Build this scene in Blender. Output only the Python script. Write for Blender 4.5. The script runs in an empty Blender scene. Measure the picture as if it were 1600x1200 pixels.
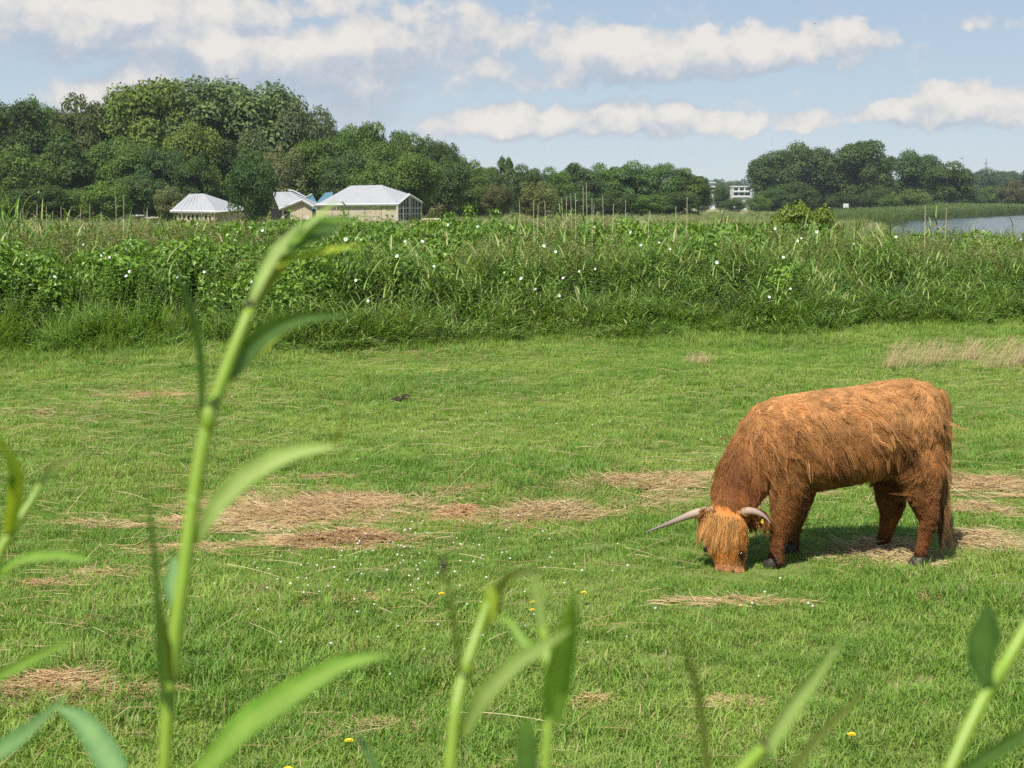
import bpy, bmesh, math, random
import numpy as np
from mathutils import Vector, Matrix

R = math.radians
rng = np.random.default_rng(7)
random.seed(7)
scene = bpy.context.scene
COL = scene.collection

# ------------------------------------------------------------------ camera
F = 2222.2                       # focal length in photo pixels (1600 wide)
EYE = 2.15
PITCH = math.atan(280 / F)
cam_d = bpy.data.cameras.new('camera')
cam_d.sensor_width = 36.0
cam_d.lens = 36.0 * F / 1600
cam_d.clip_start = 0.05
cam_d.clip_end = 9000
cam_d.dof.use_dof = True
cam_d.dof.focus_distance = 10.0
cam_d.dof.aperture_fstop = 12.5
cam = bpy.data.objects.new('camera', cam_d)
COL.objects.link(cam)
cam.location = (0, 0, EYE)
cam.rotation_euler = (math.pi / 2 - PITCH, 0, 0)
scene.camera = cam

# ------------------------------------------------------------------ sun, exposure, render
SUN_EL = R(56)
SUN_H = (-0.45, -0.893)
S = Vector((SUN_H[0] * math.cos(SUN_EL), SUN_H[1] * math.cos(SUN_EL), math.sin(SUN_EL)))
sun_d = bpy.data.lights.new('sun', 'SUN')
sun_d.energy = 4.6
sun_d.angle = R(0.53)
sun_d.color = (1.0, 0.955, 0.88)
sun = bpy.data.objects.new('sun', sun_d)
COL.objects.link(sun)
sun.rotation_euler = S.to_track_quat('Z', 'Y').to_euler()
sun.location = (-30, -25, 50)
vs = scene.view_settings
vs.view_transform = 'Standard'
vs.look = 'None'
vs.gamma = 1.0
vs.exposure = 0.62
vs.use_curve_mapping = False
scene.render.engine = 'CYCLES'
cy = scene.cycles
cy.max_bounces = 6
cy.diffuse_bounces = 3
cy.glossy_bounces = 2
cy.transmission_bounces = 3
cy.transparent_max_bounces = 6
cy.volume_bounces = 1
cy.use_denoising = False
cy.use_adaptive_sampling = False
cy.caustics_reflective = False
cy.caustics_refractive = False
try:
    scene.cycles_curves.shape = 'RIBBONS'
except Exception:
    pass


# ------------------------------------------------------------------ node helper
class NT:
    def __init__(self, tree):
        self.t = tree
        tree.nodes.clear()

    def n(self, typ, ins=None, **props):
        nd = self.t.nodes.new(typ)
        for k, v in props.items():
            setattr(nd, k, v)
        for k, v in (ins or {}).items():
            self.put(nd.inputs[k], v)
        return nd

    def put(self, sock, v):
        if isinstance(v, bpy.types.NodeSocket):
            self.t.links.new(v, sock)
        else:
            sock.default_value = v

    def m(self, op, a, b=0.0, c=0.0, clamp=False):
        nd = self.n('ShaderNodeMath', {0: a, 1: b, 2: c}, operation=op)
        nd.use_clamp = clamp
        return nd.outputs[0]

    def vm(self, op, a, b=None, c=None, scale=None):
        nd = self.n('ShaderNodeVectorMath', {0: a}, operation=op)
        if b is not None: self.put(nd.inputs[1], b)
        if c is not None: self.put(nd.inputs[2], c)
        if scale is not None: self.put(nd.inputs['Scale'], scale)
        return nd.outputs['Value'] if op in ('DOT_PRODUCT', 'LENGTH') else nd.outputs[0]

    def noise(self, vec, scale, detail=3.0, rough=0.55, dist=0.0, out='Fac'):
        nd = self.n('ShaderNodeTexNoise', {'Scale': scale, 'Detail': detail, 'Roughness': rough, 'Distortion': dist})
        if vec is not None: self.put(nd.inputs['Vector'], vec)
        return nd.outputs[out]

    def mix(self, fac, a, b):
        nd = self.n('ShaderNodeMix', data_type='RGBA')
        self.put(nd.inputs[0], fac); self.put(nd.inputs[6], a); self.put(nd.inputs[7], b)
        return nd.outputs[2]

    def mul(self, a, b):
        nd = self.n('ShaderNodeMix', data_type='RGBA', blend_type='MULTIPLY')
        self.put(nd.inputs[0], 1.0); self.put(nd.inputs[6], a); self.put(nd.inputs[7], b)
        return nd.outputs[2]

    def ss(self, v, lo, hi):
        nd = self.n('ShaderNodeMapRange', {0: v, 1: lo, 2: hi, 3: 0.0, 4: 1.0}, interpolation_type='SMOOTHSTEP')
        return nd.outputs[0]

    def ramp(self, fac, stops):
        nd = self.n('ShaderNodeValToRGB', {0: fac})
        e = nd.color_ramp.elements
        while len(e) > 1: e.remove(e[-1])
        e[0].position = stops[0][0]; e[0].color = (*stops[0][1], 1)
        for p, c in stops[1:]:
            k = e.new(p); k.color = (*c, 1)
        return nd.outputs[0]


def c4(c): return (c[0], c[1], c[2], 1.0)


# ------------------------------------------------------------------ pixel <-> world (camera geometry of the photograph)
CP, SP = math.cos(PITCH), math.sin(PITCH)
def ray(px, py):
    a = (px - 800) / F; b = (600 - py) / F
    return np.array([a, CP + b * SP, -SP + b * CP])
def at(px, py, y):                       # point of the pixel ray at world depth y
    d = ray(px, py)
    return np.array([0, 0, EYE]) + d * (y / d[1])
def ground(px, py, z=0.0):
    d = ray(px, py)
    return np.array([0, 0, EYE]) + d * ((z - EYE) / d[2])

# ------------------------------------------------------------------ world: Nishita sky with clouds
world = bpy.data.worlds.new('World')
scene.world = world
world.use_nodes = True
w = NT(world.node_tree)
sky = w.n('ShaderNodeTexSky', sky_type='NISHITA')
sky.sun_disc = False
sky.sun_elevation = SUN_EL
sky.sun_rotation = math.atan2(S.x, S.y)
sky.altitude = 0
sky.air_density = 1.0
sky.dust_density = 0.2
sky.ozone_density = 1.2
bg_nis = w.n('ShaderNodeBackground', {'Color': sky.outputs[0], 'Strength': 0.08})
tc = w.n('ShaderNodeTexCoord')
dirv = tc.outputs['Generated']
sep = w.n('ShaderNodeSeparateXYZ', {0: dirv})
az = w.m('ARCTAN2', sep.outputs[0], sep.outputs[1])
el = w.m('ARCSINE', sep.outputs[2])
K = 22.222
# summer haze: pale blue towards the horizon all the way round
hzc = w.ramp(w.m('MULTIPLY', sep.outputs[2], 1.0, clamp=True), [(0.0, (.37, .435, .50)), (.06, (.325, .395, .475)), (.16, (.26, .335, .43)), (.6, (.16, .245, .39))])
bg_hz = w.n('ShaderNodeBackground', {'Color': hzc, 'Strength': 1.0})
bg_sky = w.n('ShaderNodeMixShader', {0: 0.82, 1: bg_nis.outputs[0], 2: bg_hz.outputs[0]})
P0 = w.n('ShaderNodeCombineXYZ', {0: w.m('MULTIPLY', az, K), 1: w.m('MULTIPLY', el, K), 2: 0.0}).outputs[0]
def warp(P, freq, amp, detail):
    nz = w.noise(P, freq, detail, 0.6, 0.0, 'Color')
    return w.vm('MULTIPLY_ADD', w.vm('SUBTRACT', nz, (0.5, 0.5, 0.5)), amp, P)
P1 = warp(P0, 0.8, (0.9, 0.5, 0), 2.0)
P1 = warp(P1, 2.6, (0.34, 0.26, 0), 1.0)
P1 = warp(P1, 7.0, (0.10, 0.10, 0), 2.0)
BLOBS = [  # px, py, rx, ry, weight
    (90, 12, 130, 32, 1.0), (60, 62, 190, 26, .55), (200, 50, 120, 30, .6), (330, 95, 110, 48, 1.2), (440, 92, 120, 48, 1.1), (560, 85, 90, 48, 1.2),
    (700, 62, 170, 38, .85), (760, 104, 42, 14, .8), (640, 128, 190, 26, .55), (300, 12, 170, 18, .7), (570, 6, 190, 16, .55),
    (545, 172, 95, 36, 1.1), (115, 148, 70, 24, .9), (195, 142, 70, 34, 1.0), (930, 85, 80, 42, 1.1), (1010, 80, 110, 34, .9),
    (1130, 82, 110, 34, 1.0), (1215, 82, 70, 26, 1.0), (1325, 62, 62, 32, 1.25), (960, 122, 170, 18, .6), (1190, 106, 200, 20, .5),
    (740, 198, 80, 28, 1.0), (822, 193, 65, 30, 1.1), (932, 188, 72, 30, 1.1), (1040, 184, 72, 30, 1.1), (1145, 196, 50, 14, .8),
    (1270, 192, 66, 15, .9), (1375, 180, 44, 20, 1.0), (1452, 168, 62, 34, 1.25), (1550, 160, 70, 32, 1.15), (1500, 190, 120, 16, .7),
    (1545, 26, 60, 16, .6), (900, 205, 300, 10, .45), (430, 80, 520, 110, .38), (180, 45, 280, 60, .45), (1050, 190, 420, 30, .25), (1080, 100, 380, 70, .22)]
def field(P):
    acc = None
    for (px, py, rx, ry, wt) in BLOBS:
        d = ray(px, py); d = d / np.linalg.norm(d)
        A = math.atan2(d[0], d[1]) * K; E = math.asin(d[2]) * K
        sx = 100.0 / (rx * 1.25); sy = 100.0 / (ry * 1.35)
        q = w.vm('MULTIPLY_ADD', P, (sx, sy, 0), (-A * sx, -E * sy, 0))
        v = w.m('SUBTRACT', 1.0, w.vm('DOT_PRODUCT', q, q), clamp=True)
        acc = w.m('MULTIPLY_ADD', v, wt * .82, acc if acc is not None else 0.0)
    return acc
D = field(P1)
# the cloudy sky goes on beyond the frame
big = w.noise(w.vm('MULTIPLY', dirv, (1, 1, 2.2)), 3.2, 3.0, 0.55)
azd = w.m('ABSOLUTE', w.m('MULTIPLY', az, K))
outside = w.m('MAXIMUM', w.ss(azd, 8.0, 10.5), w.ss(sep.outputs[2], 0.155, 0.23))
outside = w.m('MULTIPLY', outside, w.ss(sep.outputs[2], 0.0, 0.06))
D = w.m('MULTIPLY_ADD', w.m('MULTIPLY', w.ss(big, 0.50, 0.68), 1.0), outside, D)
fb = w.noise(w.vm('MULTIPLY_ADD', w.vm('SUBTRACT', w.noise(P0, 4.0, 2.0, 0.5, 0.0, 'Color'), (0.5, 0.5, 0.5)), (.25, .25, 0), P0), 1.9, 7.0, 0.56)
# sunlit tops and shaded bases: is there more cloud above or below this point?
Dup = field(w.vm('ADD', P1, (-0.10, 0.34, 0)))
topn = w.m('SUBTRACT', D, Dup)
dens = w.m('MULTIPLY_ADD', w.m('SUBTRACT', fb, 0.5), 2.1, w.m('MULTIPLY_ADD', topn, 0.22, w.m('MINIMUM', D, 1.15)))
mask = w.ss(dens, 0.14, w.m('MULTIPLY_ADD', w.ss(topn, -0.3, 0.5), -0.36, 1.22))
lit = w.m('ADD', w.m('MULTIPLY_ADD', topn, 0.55, 0.42), w.m('MULTIPLY', w.m('SUBTRACT', fb, 0.5), 2.0), clamp=True)
ccol = w.ramp(lit, [(0.0, (0.47, 0.54, 0.65)), (0.35, (0.60, 0.64, 0.71)), (0.75, (0.86, 0.82, 0.78)), (1.0, (0.97, 0.91, 0.84))])
bg_c = w.n('ShaderNodeBackground', {'Color': ccol, 'Strength': 0.60})
ms = w.n('ShaderNodeMixShader', {0: w.m('MULTIPLY', mask, 0.86), 1: bg_sky.outputs[0], 2: bg_c.outputs[0]})
wo = w.n('ShaderNodeOutputWorld', {0: ms.outputs[0]})
world.cycles.sampling_method = 'MANUAL'
world.cycles.sample_map_resolution = 512

# ------------------------------------------------------------------ object helpers
def tag(o, label=None, cat=None, group=None, kind=None):
    if label: o['label'] = label
    if cat: o['category'] = cat
    if group: o['group'] = group
    if kind: o['kind'] = kind
    return o

def empty(name, loc, label, cat, group=None):
    o = bpy.data.objects.new(name, None)
    COL.objects.link(o)
    o.location = loc
    o.empty_display_size = 0.2
    return tag(o, label, cat, group)

def link(name, data, parent=None, loc=(0, 0, 0)):
    o = bpy.data.objects.new(name, data)
    COL.objects.link(o)
    if parent is not None:
        o.parent = parent
    o.location = loc
    return o

class Acc:
    """collects polygons; tint is one number per face, mi the material slot"""
    def __init__(self):
        self.v, self.f, self.t, self.m, self.n = [], [], [], [], 0
    def add(self, verts, faces, tint=0.5, mi=0):
        verts = np.asarray(verts, float)
        b = self.n
        self.v.append(verts); self.n += len(verts)
        for f in faces: self.f.append(tuple(int(i) + b for i in f))
        if np.isscalar(tint): self.t.extend([tint] * len(faces))
        else: self.t.extend(list(tint))
        self.m.extend([mi] * len(faces))
    def mesh(self, name, mats, smooth=False):
        me = bpy.data.meshes.new(name)
        V = np.concatenate(self.v) if self.v else np.zeros((0, 3))
        me.from_pydata(V.tolist(), [], self.f)
        for m in mats: me.materials.append(m)
        a = me.attributes.new('tint', 'FLOAT', 'FACE')
        a.data.foreach_set('value', np.array(self.t, np.float32))
        me.polygons.foreach_set('material_index', np.array(self.m, np.int32))
        me.polygons.foreach_set('use_smooth', np.full(len(self.f), smooth))
        me.update()
        return me

def frames(path):
    path = np.asarray(path, float)
    T = np.gradient(path, axis=0)
    T /= np.linalg.norm(T, axis=1)[:, None] + 1e-12
    out = []
    ref = np.array([0.123, 0.31, 0.94])
    if abs(np.dot(ref, T[0])) > .9: ref = np.array([1., 0, 0])
    a = np.cross(T[0], ref); a /= np.linalg.norm(a)
    for t in T:
        a = a - t * np.dot(a, t); a /= np.linalg.norm(a) + 1e-12
        out.append((t, a, np.cross(t, a)))
    return out

def tube(acc, path, radii, sides=8, tint=0.5, mi=0, caps=True):
    path = np.asarray(path, float)
    fr = frames(path)
    V = []
    for p, r, (t, a, b) in zip(path, radii, fr):
        for k in range(sides):
            q = 2 * math.pi * k / sides
            V.append(p + r * (math.cos(q) * a + math.sin(q) * b))
    Fc = []
    n = len(path)
    for i in range(n - 1):
        for k in range(sides):
            k2 = (k + 1) % sides
            Fc.append((i * sides + k, i * sides + k2, (i + 1) * sides + k2, (i + 1) * sides + k))
    if caps:
        Fc.append(tuple(range(sides - 1, -1, -1)))
        Fc.append(tuple((n - 1) * sides + k for k in range(sides)))
    acc.add(V, Fc, tint, mi)

def box(acc, lo, hi, tint=0.5, mi=0):
    x0, y0, z0 = lo; x1, y1, z1 = hi
    V = [(x0, y0, z0), (x1, y0, z0), (x1, y1, z0), (x0, y1, z0), (x0, y0, z1), (x1, y0, z1), (x1, y1, z1), (x0, y1, z1)]
    acc.add(V, [(0, 3, 2, 1), (4, 5, 6, 7), (0, 1, 5, 4), (1, 2, 6, 5), (2, 3, 7, 6), (3, 0, 4, 7)], tint, mi)

def obox(acc, p0, p1, h0, h1, th, tint=0.5, mi=0):
    """upright slab between two plan points, thickness th, from height h0 to h1"""
    p0 = np.array(p0, float); p1 = np.array(p1, float)
    d = p1 - p0; d /= np.linalg.norm(d); nrm = np.array([-d[1], d[0]]) * th / 2
    V = []
    for h in (h0, h1):
        for q in (p0 - nrm, p1 - nrm, p1 + nrm, p0 + nrm): V.append((q[0], q[1], h))
    acc.add(V, [(0, 3, 2, 1), (4, 5, 6, 7), (0, 1, 5, 4), (1, 2, 6, 5), (2, 3, 7, 6), (3, 0, 4, 7)], tint, mi)

def spline(pts, n):
    pts = np.asarray(pts, float)
    m = len(pts)
    if m == 2: return np.array([pts[0] + (pts[1] - pts[0]) * t for t in np.linspace(0, 1, n)])
    P = np.vstack([2 * pts[0] - pts[1], pts, 2 * pts[-1] - pts[-2]])
    out = []
    for t in np.linspace(0, m - 1 - 1e-9, n):
        i = int(t); u = t - i
        p0, p1, p2, p3 = P[i], P[i + 1], P[i + 2], P[i + 3]
        out.append(.5 * ((2 * p1) + (-p0 + p2) * u + (2 * p0 - 5 * p1 + 4 * p2 - p3) * u * u + (-p0 + 3 * p1 - 3 * p2 + p3) * u ** 3))
    return np.array(out)

def cards(acc, C, Nn, size, aspect, tint, mi=0, r=rng):
    """leaf-clump diamonds at C facing Nn (arrays), folded along the long axis"""
    N = len(C)
    Nn = Nn / (np.linalg.norm(Nn, axis=1)[:, None] + 1e-9)
    rv = r.normal(size=(N, 3))
    t = np.cross(Nn, rv); t /= np.linalg.norm(t, axis=1)[:, None] + 1e-9
    b = np.cross(Nn, t)
    s = np.asarray(size)[:, None] if not np.isscalar(size) else size
    V = np.empty((N, 4, 3))
    V[:, 0] = C - t * s * aspect; V[:, 1] = C + b * s + Nn * s * .35; V[:, 2] = C + t * s * aspect; V[:, 3] = C - b * s + Nn * s * .35
    base = np.arange(N) * 4
    Fc = np.concatenate([np.stack([base, base + 1, base + 2], 1), np.stack([base, base + 2, base + 3], 1)])
    acc.add(V.reshape(-1, 3), Fc.tolist(), np.concatenate([tint, tint]), mi)

def ball(acc, c, r, n=6, m=4, sz=1.0, tint=.5, mi=0):
    V = [(c[0], c[1], c[2] + r * sz)]
    for i in range(1, m):
        th = math.pi * i / m
        for k in range(n):
            q = 2 * math.pi * k / n
            V.append((c[0] + r * math.sin(th) * math.cos(q), c[1] + r * math.sin(th) * math.sin(q), c[2] + r * sz * math.cos(th)))
    V.append((c[0], c[1], c[2] - r * sz))
    Fc = [(0, 1 + k, 1 + (k + 1) % n) for k in range(n)]
    for i in range(m - 2):
        for k in range(n):
            a = 1 + i * n; k2 = (k + 1) % n
            Fc.append((a + k, a + n + k, a + n + k2, a + k2))
    e = 1 + (m - 1) * n
    Fc += [(e, 1 + (m - 2) * n + (k + 1) % n, 1 + (m - 2) * n + k) for k in range(n)]
    acc.add(V, Fc, tint, mi)

def smoothnoise(x, y, seed=0, oct=4, f0=1.0):
    r = np.random.default_rng(seed)
    out = np.zeros_like(x, float); tot = 0; a = 1.0; f = f0
    for o in range(oct):
        for k in range(4):
            th = r.uniform(0, 2 * math.pi); ph = r.uniform(0, 2 * math.pi); q = r.uniform(.7, 1.4)
            out += a * np.sin((x * math.cos(th) + y * math.sin(th)) * f * q + ph); tot += a * .7
        a *= .55; f *= 2.07
    return out / tot * 1.6

# ------------------------------------------------------------------ material helpers
def new_mat(name):
    m = bpy.data.materials.new(name)
    m.use_nodes = True
    return m, NT(m.node_tree)

def finish(t, col, rough=0.6, spec=0.3, trans=0.0, tcol=None, normal=None):
    p = t.n('ShaderNodeBsdfPrincipled', {'Base Color': col, 'Roughness': rough, 'Specular IOR Level': spec})
    if normal is not None: t.put(p.inputs['Normal'], normal)
    sh = p.outputs[0]
    if trans > 0:
        tr = t.n('ShaderNodeBsdfTranslucent', {'Color': tcol if tcol is not None else col})
        sh = t.n('ShaderNodeMixShader', {0: trans, 1: sh, 2: tr.outputs[0]}).outputs[0]
    t.n('ShaderNodeOutputMaterial', {0: sh})

def tint_out(t): return t.n('ShaderNodeAttribute', attribute_name='tint').outputs['Fac']

def leaf_mat(name, stops, trans=.3, rough=.5, spec=.35, nscale=.6, namp=.25, warm=1.15):
    """leaf colour from the per-leaf tint, varied by slow patches in the place"""
    m, t = new_mat(name)
    col = t.ramp(tint_out(t), stops)
    g = t.n('ShaderNodeNewGeometry')
    nz = t.noise(g.outputs['Position'], nscale, 3.0)
    v = t.m('MULTIPLY_ADD', nz, namp * 2, 1 - namp)
    col = t.vm('MULTIPLY', col, t.n('ShaderNodeCombineXYZ', {0: v, 1: v, 2: v}).outputs[0])
    tc_ = t.vm('MULTIPLY', col, (1.25 * warm, 1.35, .6))
    finish(t, col, rough, spec, trans, tc_)
    return m

def plain(name, c, rough=.6, spec=.3, var=.15, scale=8.0, bump=0.0, bscale=40.0):
    m, t = new_mat(name)
    tcn = t.n('ShaderNodeTexCoord')
    nz = t.noise(tcn.outputs['Object'], scale, 4.0)
    col = t.mix(nz, c4([k * (1 - var) for k in c]), c4([min(1, k * (1 + var)) for k in c]))
    nrm = None
    if bump > 0:
        b = t.noise(tcn.outputs['Object'], bscale, 3.0)
        nrm = t.n('ShaderNodeBump', {'Height': b, 'Strength': bump, 'Distance': .02}).outputs[0]
    finish(t, col, rough, spec, normal=nrm)
    return m

ORD = ['leftmost', 'second from the left', 'third from the left', 'fourth from the left', 'fifth from the left', 'sixth from the left', 'seventh from the left', 'eighth from the left', 'ninth from the left', 'tenth from the left', 'eleventh from the left', 'twelfth from the left', 'thirteenth from the left', 'fourteenth from the left']
def place_labels(pxs, zones, fmt):
    """label each of a row of look-alikes by the landmark it stands below and its turn from the left there"""
    out = [None] * len(pxs)
    for (a, b, zone) in zones:
        ids = sorted([i for i, p in enumerate(pxs) if a <= p < b], key=lambda i: (pxs[i], i))
        for r_i, i in enumerate(ids):
            out[i] = fmt % (('only one' if len(ids) == 1 else ORD[r_i]), zone)
    return out

# ================================================================== THE SETTING
def front(x): return 22.3 + 0.36 * x + 0.5 * np.sin(x * .9 + 1) + .25 * np.sin(x * 2.3)

def shore(y):                        # left edge of the lake at depth y
    return np.interp(y, [30, 60, 160, 244, 470, 1000, 3000], [9, 14, 42, 64, 172, 420, 1500])

def gz(x, y):
    x = np.asarray(x, float); y = np.asarray(y, float)
    near = np.clip((60 - y) / 30, 0, 1) * (1 - np.exp(-(((x - 2.0) / 1.3) ** 2 + ((y - 8.4) / .9) ** 2)))
    z = near * (0.035 * smoothnoise(x, y, 3, 3, .9) + .02 * np.sin(y * 1.1 + x * .25))
    bank = np.clip((3.0 - y) / 1.9, 0, 1)
    z = z + 0.9 * bank * bank * (3 - 2 * bank)
    lake = np.clip((x - shore(y)) / 4.0 + .3, 0, 1) * np.clip((y - 42) / 4, 0, 1) * np.clip((1500 - y) / 40, 0, 1)
    z = z - 1.6 * lake
    return z

WATER_Z = -0.6
xs = np.concatenate([-np.geomspace(3000, 16, 60), np.arange(-15.6, 15.8, .3), np.geomspace(16, 3000, 110)])
ys = np.concatenate([np.array([-60, -30, -15, -8, -4]), np.arange(-2, 40, .3), np.geomspace(40.3, 3200, 130)])
GX, GY = np.meshgrid(xs, ys)
GZ = gz(GX, GY)
nx, ny = len(xs), len(ys)
gm = bpy.data.meshes.new('ground')
idx = np.arange(nx * ny).reshape(ny, nx)
quads = np.stack([idx[:-1, :-1], idx[:-1, 1:], idx[1:, 1:], idx[1:, :-1]], -1).reshape(-1, 4)
gm.from_pydata(np.stack([GX, GY, GZ], -1).reshape(-1, 3).tolist(), [], quads.tolist())
gm.polygons.foreach_set('use_smooth', np.ones(len(quads), bool))
m_ground, t = new_mat('pasture_ground')
g = t.n('ShaderNodeNewGeometry'); pos = g.outputs['Position']
sp = t.n('ShaderNodeSeparateXYZ', {0: pos})
n1 = t.noise(pos, .55, 4.0); n2 = t.noise(pos, 3.0, 4.0); n3 = t.noise(pos, 30.0, 3.0, .7)
turf = t.mix(t.ss(n2, .35, .7), c4((.13, .19, .04)), c4((.20, .20, .07)))
turf = t.mix(t.m('MULTIPLY', t.ss(n3, .45, .75), .5), turf, c4((.13, .11, .05)))
nf = t.noise(t.vm('MULTIPLY', pos, (.02, .006, 1)), 1.0, 5.0, .6)
mead = t.mix(t.ss(nf, .42, .62), c4((.10, .15, .045)), c4((.28, .25, .12)))
mead = t.mix(t.m('MULTIPLY', t.ss(n3, .4, .7), .35), mead, c4((.07, .11, .03)))
colg = t.mix(t.ss(sp.outputs[1], 34, 48), turf, mead)
colg = t.mix(t.ss(sp.outputs[2], -.35, -.55), colg, c4((.06, .05, .035)))
bmp = t.n('ShaderNodeBump', {'Height': n3, 'Strength': .5, 'Distance': .03})
finish(t, colg, .85, .15, normal=bmp.outputs[0])
gm.materials.append(m_ground)
ground_o = tag(link('ground', gm), kind='structure')

# lake
wm = bpy.data.meshes.new('lake_water')
wy = np.geomspace(42, 1540, 60); V = []; Fc = []
for y in wy: V += [(shore(y) - 6, y, WATER_Z), (shore(y) + 1200, y, WATER_Z)]
for i in range(len(wy) - 1): Fc.append((2 * i, 2 * i + 1, 2 * i + 3, 2 * i + 2))
wm.from_pydata(V, [], Fc)
m_water, t = new_mat('lake_water')
g = t.n('ShaderNodeNewGeometry')
wn = t.noise(t.vm('MULTIPLY', g.outputs['Position'], (.5, 1.0, 1)), 1.2, 4.0, .6)
b = t.n('ShaderNodeBump', {'Height': wn, 'Strength': .6, 'Distance': .10})
p = t.n('ShaderNodeBsdfPrincipled', {'Base Color': c4((.05, .07, .075)), 'Roughness': .12, 'IOR': 1.33, 'Normal': b.outputs[0]})
t.n('ShaderNodeOutputMaterial', {0: p.outputs[0]})
wm.materials.append(m_water)
tag(link('lake_water', wm), kind='structure')

# ================================================================== geometry-node scatter (only for uncountable stuff)
def proto_collection(name, meshes, objname):
    c = bpy.data.collections.new(name)
    for i, me in enumerate(meshes):
        o = bpy.data.objects.new('%s_sort_%02d' % (objname, i), me)
        c.objects.link(o)
    return c

def scatter(name, label, pts, rot, scl, ids, coll, cat=None):
    me = bpy.data.meshes.new(name)
    me.vertices.add(len(pts))
    me.vertices.foreach_set('co', np.asarray(pts, np.float32).ravel())
    a = me.attributes.new('rot', 'FLOAT_VECTOR', 'POINT'); a.data.foreach_set('vector', np.asarray(rot, np.float32).ravel())
    a = me.attributes.new('scl', 'FLOAT_VECTOR', 'POINT'); a.data.foreach_set('vector', np.asarray(scl, np.float32).ravel())
    a = me.attributes.new('pick', 'INT', 'POINT'); a.data.foreach_set('value', np.asarray(ids, np.int32))
    o = link(name, me)
    ng = bpy.data.node_groups.new(name + '_scatter', 'GeometryNodeTree')
    ng.interface.new_socket('Geometry', in_out='INPUT', socket_type='NodeSocketGeometry')
    ng.interface.new_socket('Geometry', in_out='OUTPUT', socket_type='NodeSocketGeometry')
    N = ng.nodes
    gi = N.new('NodeGroupInput'); go = N.new('NodeGroupOutput')
    ci = N.new('GeometryNodeCollectionInfo'); ci.inputs['Collection'].default_value = coll
    ci.inputs['Separate Children'].default_value = True
    ci.inputs['Reset Children'].default_value = True
    iop = N.new('GeometryNodeInstanceOnPoints')
    iop.inputs['Pick Instance'].default_value = True
    def na(nm, dt):
        q = N.new('GeometryNodeInputNamedAttribute'); q.data_type = dt; q.inputs['Name'].default_value = nm
        return [s for s in q.outputs if s.enabled and s.name == 'Attribute'][0]
    L = ng.links.new
    L(gi.outputs[0], iop.inputs['Points'])
    L(ci.outputs[0], iop.inputs['Instance'])
    L(na('pick', 'INT'), iop.inputs['Instance Index'])
    L(na('rot', 'FLOAT_VECTOR'), iop.inputs['Rotation'])
    L(na('scl', 'FLOAT_VECTOR'), iop.inputs['Scale'])
    L(iop.outputs[0], go.inputs[0])
    md = o.modifiers.new('scatter', 'NODES'); md.node_group = ng
    tag(o, label, cat, kind='stuff')
    return o

# ------------------------------------------------------------------ strands (hair curves): fur, hay, straw
def strands(name, pts, radii, cols, mat, parent=None, loc=(0, 0, 0)):
    """pts (N,K,3), radii (N,K), cols (N,3)"""
    N, Kp, _ = pts.shape
    cu = bpy.data.hair_curves.new(name)
    cu.add_curves([Kp] * N)
    cu.attributes['position'].data.foreach_set('vector', pts.astype(np.float32).ravel())
    ra = cu.attributes.get('radius') or cu.attributes.new('radius', 'FLOAT', 'POINT')
    ra.data.foreach_set('value', radii.astype(np.float32).ravel())
    ca = cu.attributes.new('col', 'FLOAT_COLOR', 'CURVE')
    ca.data.foreach_set('color', np.concatenate([cols, np.ones((N, 1))], 1).astype(np.float32).ravel())
    cu.materials.append(mat)
    return link(name, cu, parent, loc)

def strand_mat(name, rough=.55, spec=.3, trans=0.0):
    m, t = new_mat(name)
    a = t.n('ShaderNodeAttribute', attribute_name='col')
    finish(t, a.outputs['Color'], rough, spec, trans)
    return m
M_straw = strand_mat('straw', .6, .25, .15)
M_fur = strand_mat('fur_strand', .55, .2, .34)

# ================================================================== PASTURE GRASS
def blade_tuft(r, n, rad, hmin, hmax, wid, lean, curl=.5):
    acc = Acc()
    for i in range(n):
        a = r.uniform(0, 2 * math.pi); d = rad * math.sqrt(r.uniform())
        p = np.array([math.cos(a) * d, math.sin(a) * d, -.01])
        h = r.uniform(hmin, hmax); q = r.uniform(0, 2 * math.pi)
        ln = abs(r.normal(lean, lean * .6)) * h
        dirx = np.array([math.cos(q), math.sin(q), 0]); sd = np.array([-math.sin(q), math.cos(q), 0])
        wv = wid * r.uniform(.7, 1.3)
        p1 = p + dirx * ln * .35 + np.array([0, 0, h * .6]); p2 = p + dirx * ln + np.array([0, 0, h * (1 - curl * .25)])
        V = [p - sd * wv / 2, p + sd * wv / 2, p1 + sd * wv * .42, p1 - sd * wv * .42, p2]
        tt = r.uniform()
        acc.add(V, [(0, 1, 2, 3), (3, 2, 4)], tt)
    return acc

M_grass, t = new_mat('pasture_grass')
tn = tint_out(t)
g = t.n('ShaderNodeNewGeometry'); pos = g.outputs['Position']
n1 = t.noise(t.vm('MULTIPLY', pos, (.8, 1, 1)), .5, 4.0, .6)
n2 = t.noise(pos, 2.6, 3.0, .6)
oi = t.n('ShaderNodeObjectInfo')
deep = t.ramp(tn, [(0, (.110, .215, .032)), (.6, (.168, .298, .044)), (.90, (.22, .345, .058)), (.95, (.30, .26, .11)), (1, (.40, .34, .16))])
lite = t.ramp(tn, [(0, (.195, .305, .054)), (.6, (.27, .385, .072)), (.86, (.33, .41, .095)), (.92, (.36, .31, .14)), (1, (.44, .37, .19))])
cg = t.mix(t.ss(t.m('ADD', t.m('MULTIPLY', n1, .65), t.m('MULTIPLY', n2, .35)), .40, .60), deep, lite)
fv = t.m('MULTIPLY_ADD', oi.outputs['Random'], .35, .82)
cg = t.vm('MULTIPLY', cg, t.n('ShaderNodeCombineXYZ', {0: fv, 1: fv, 2: fv}).outputs[0])
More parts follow.
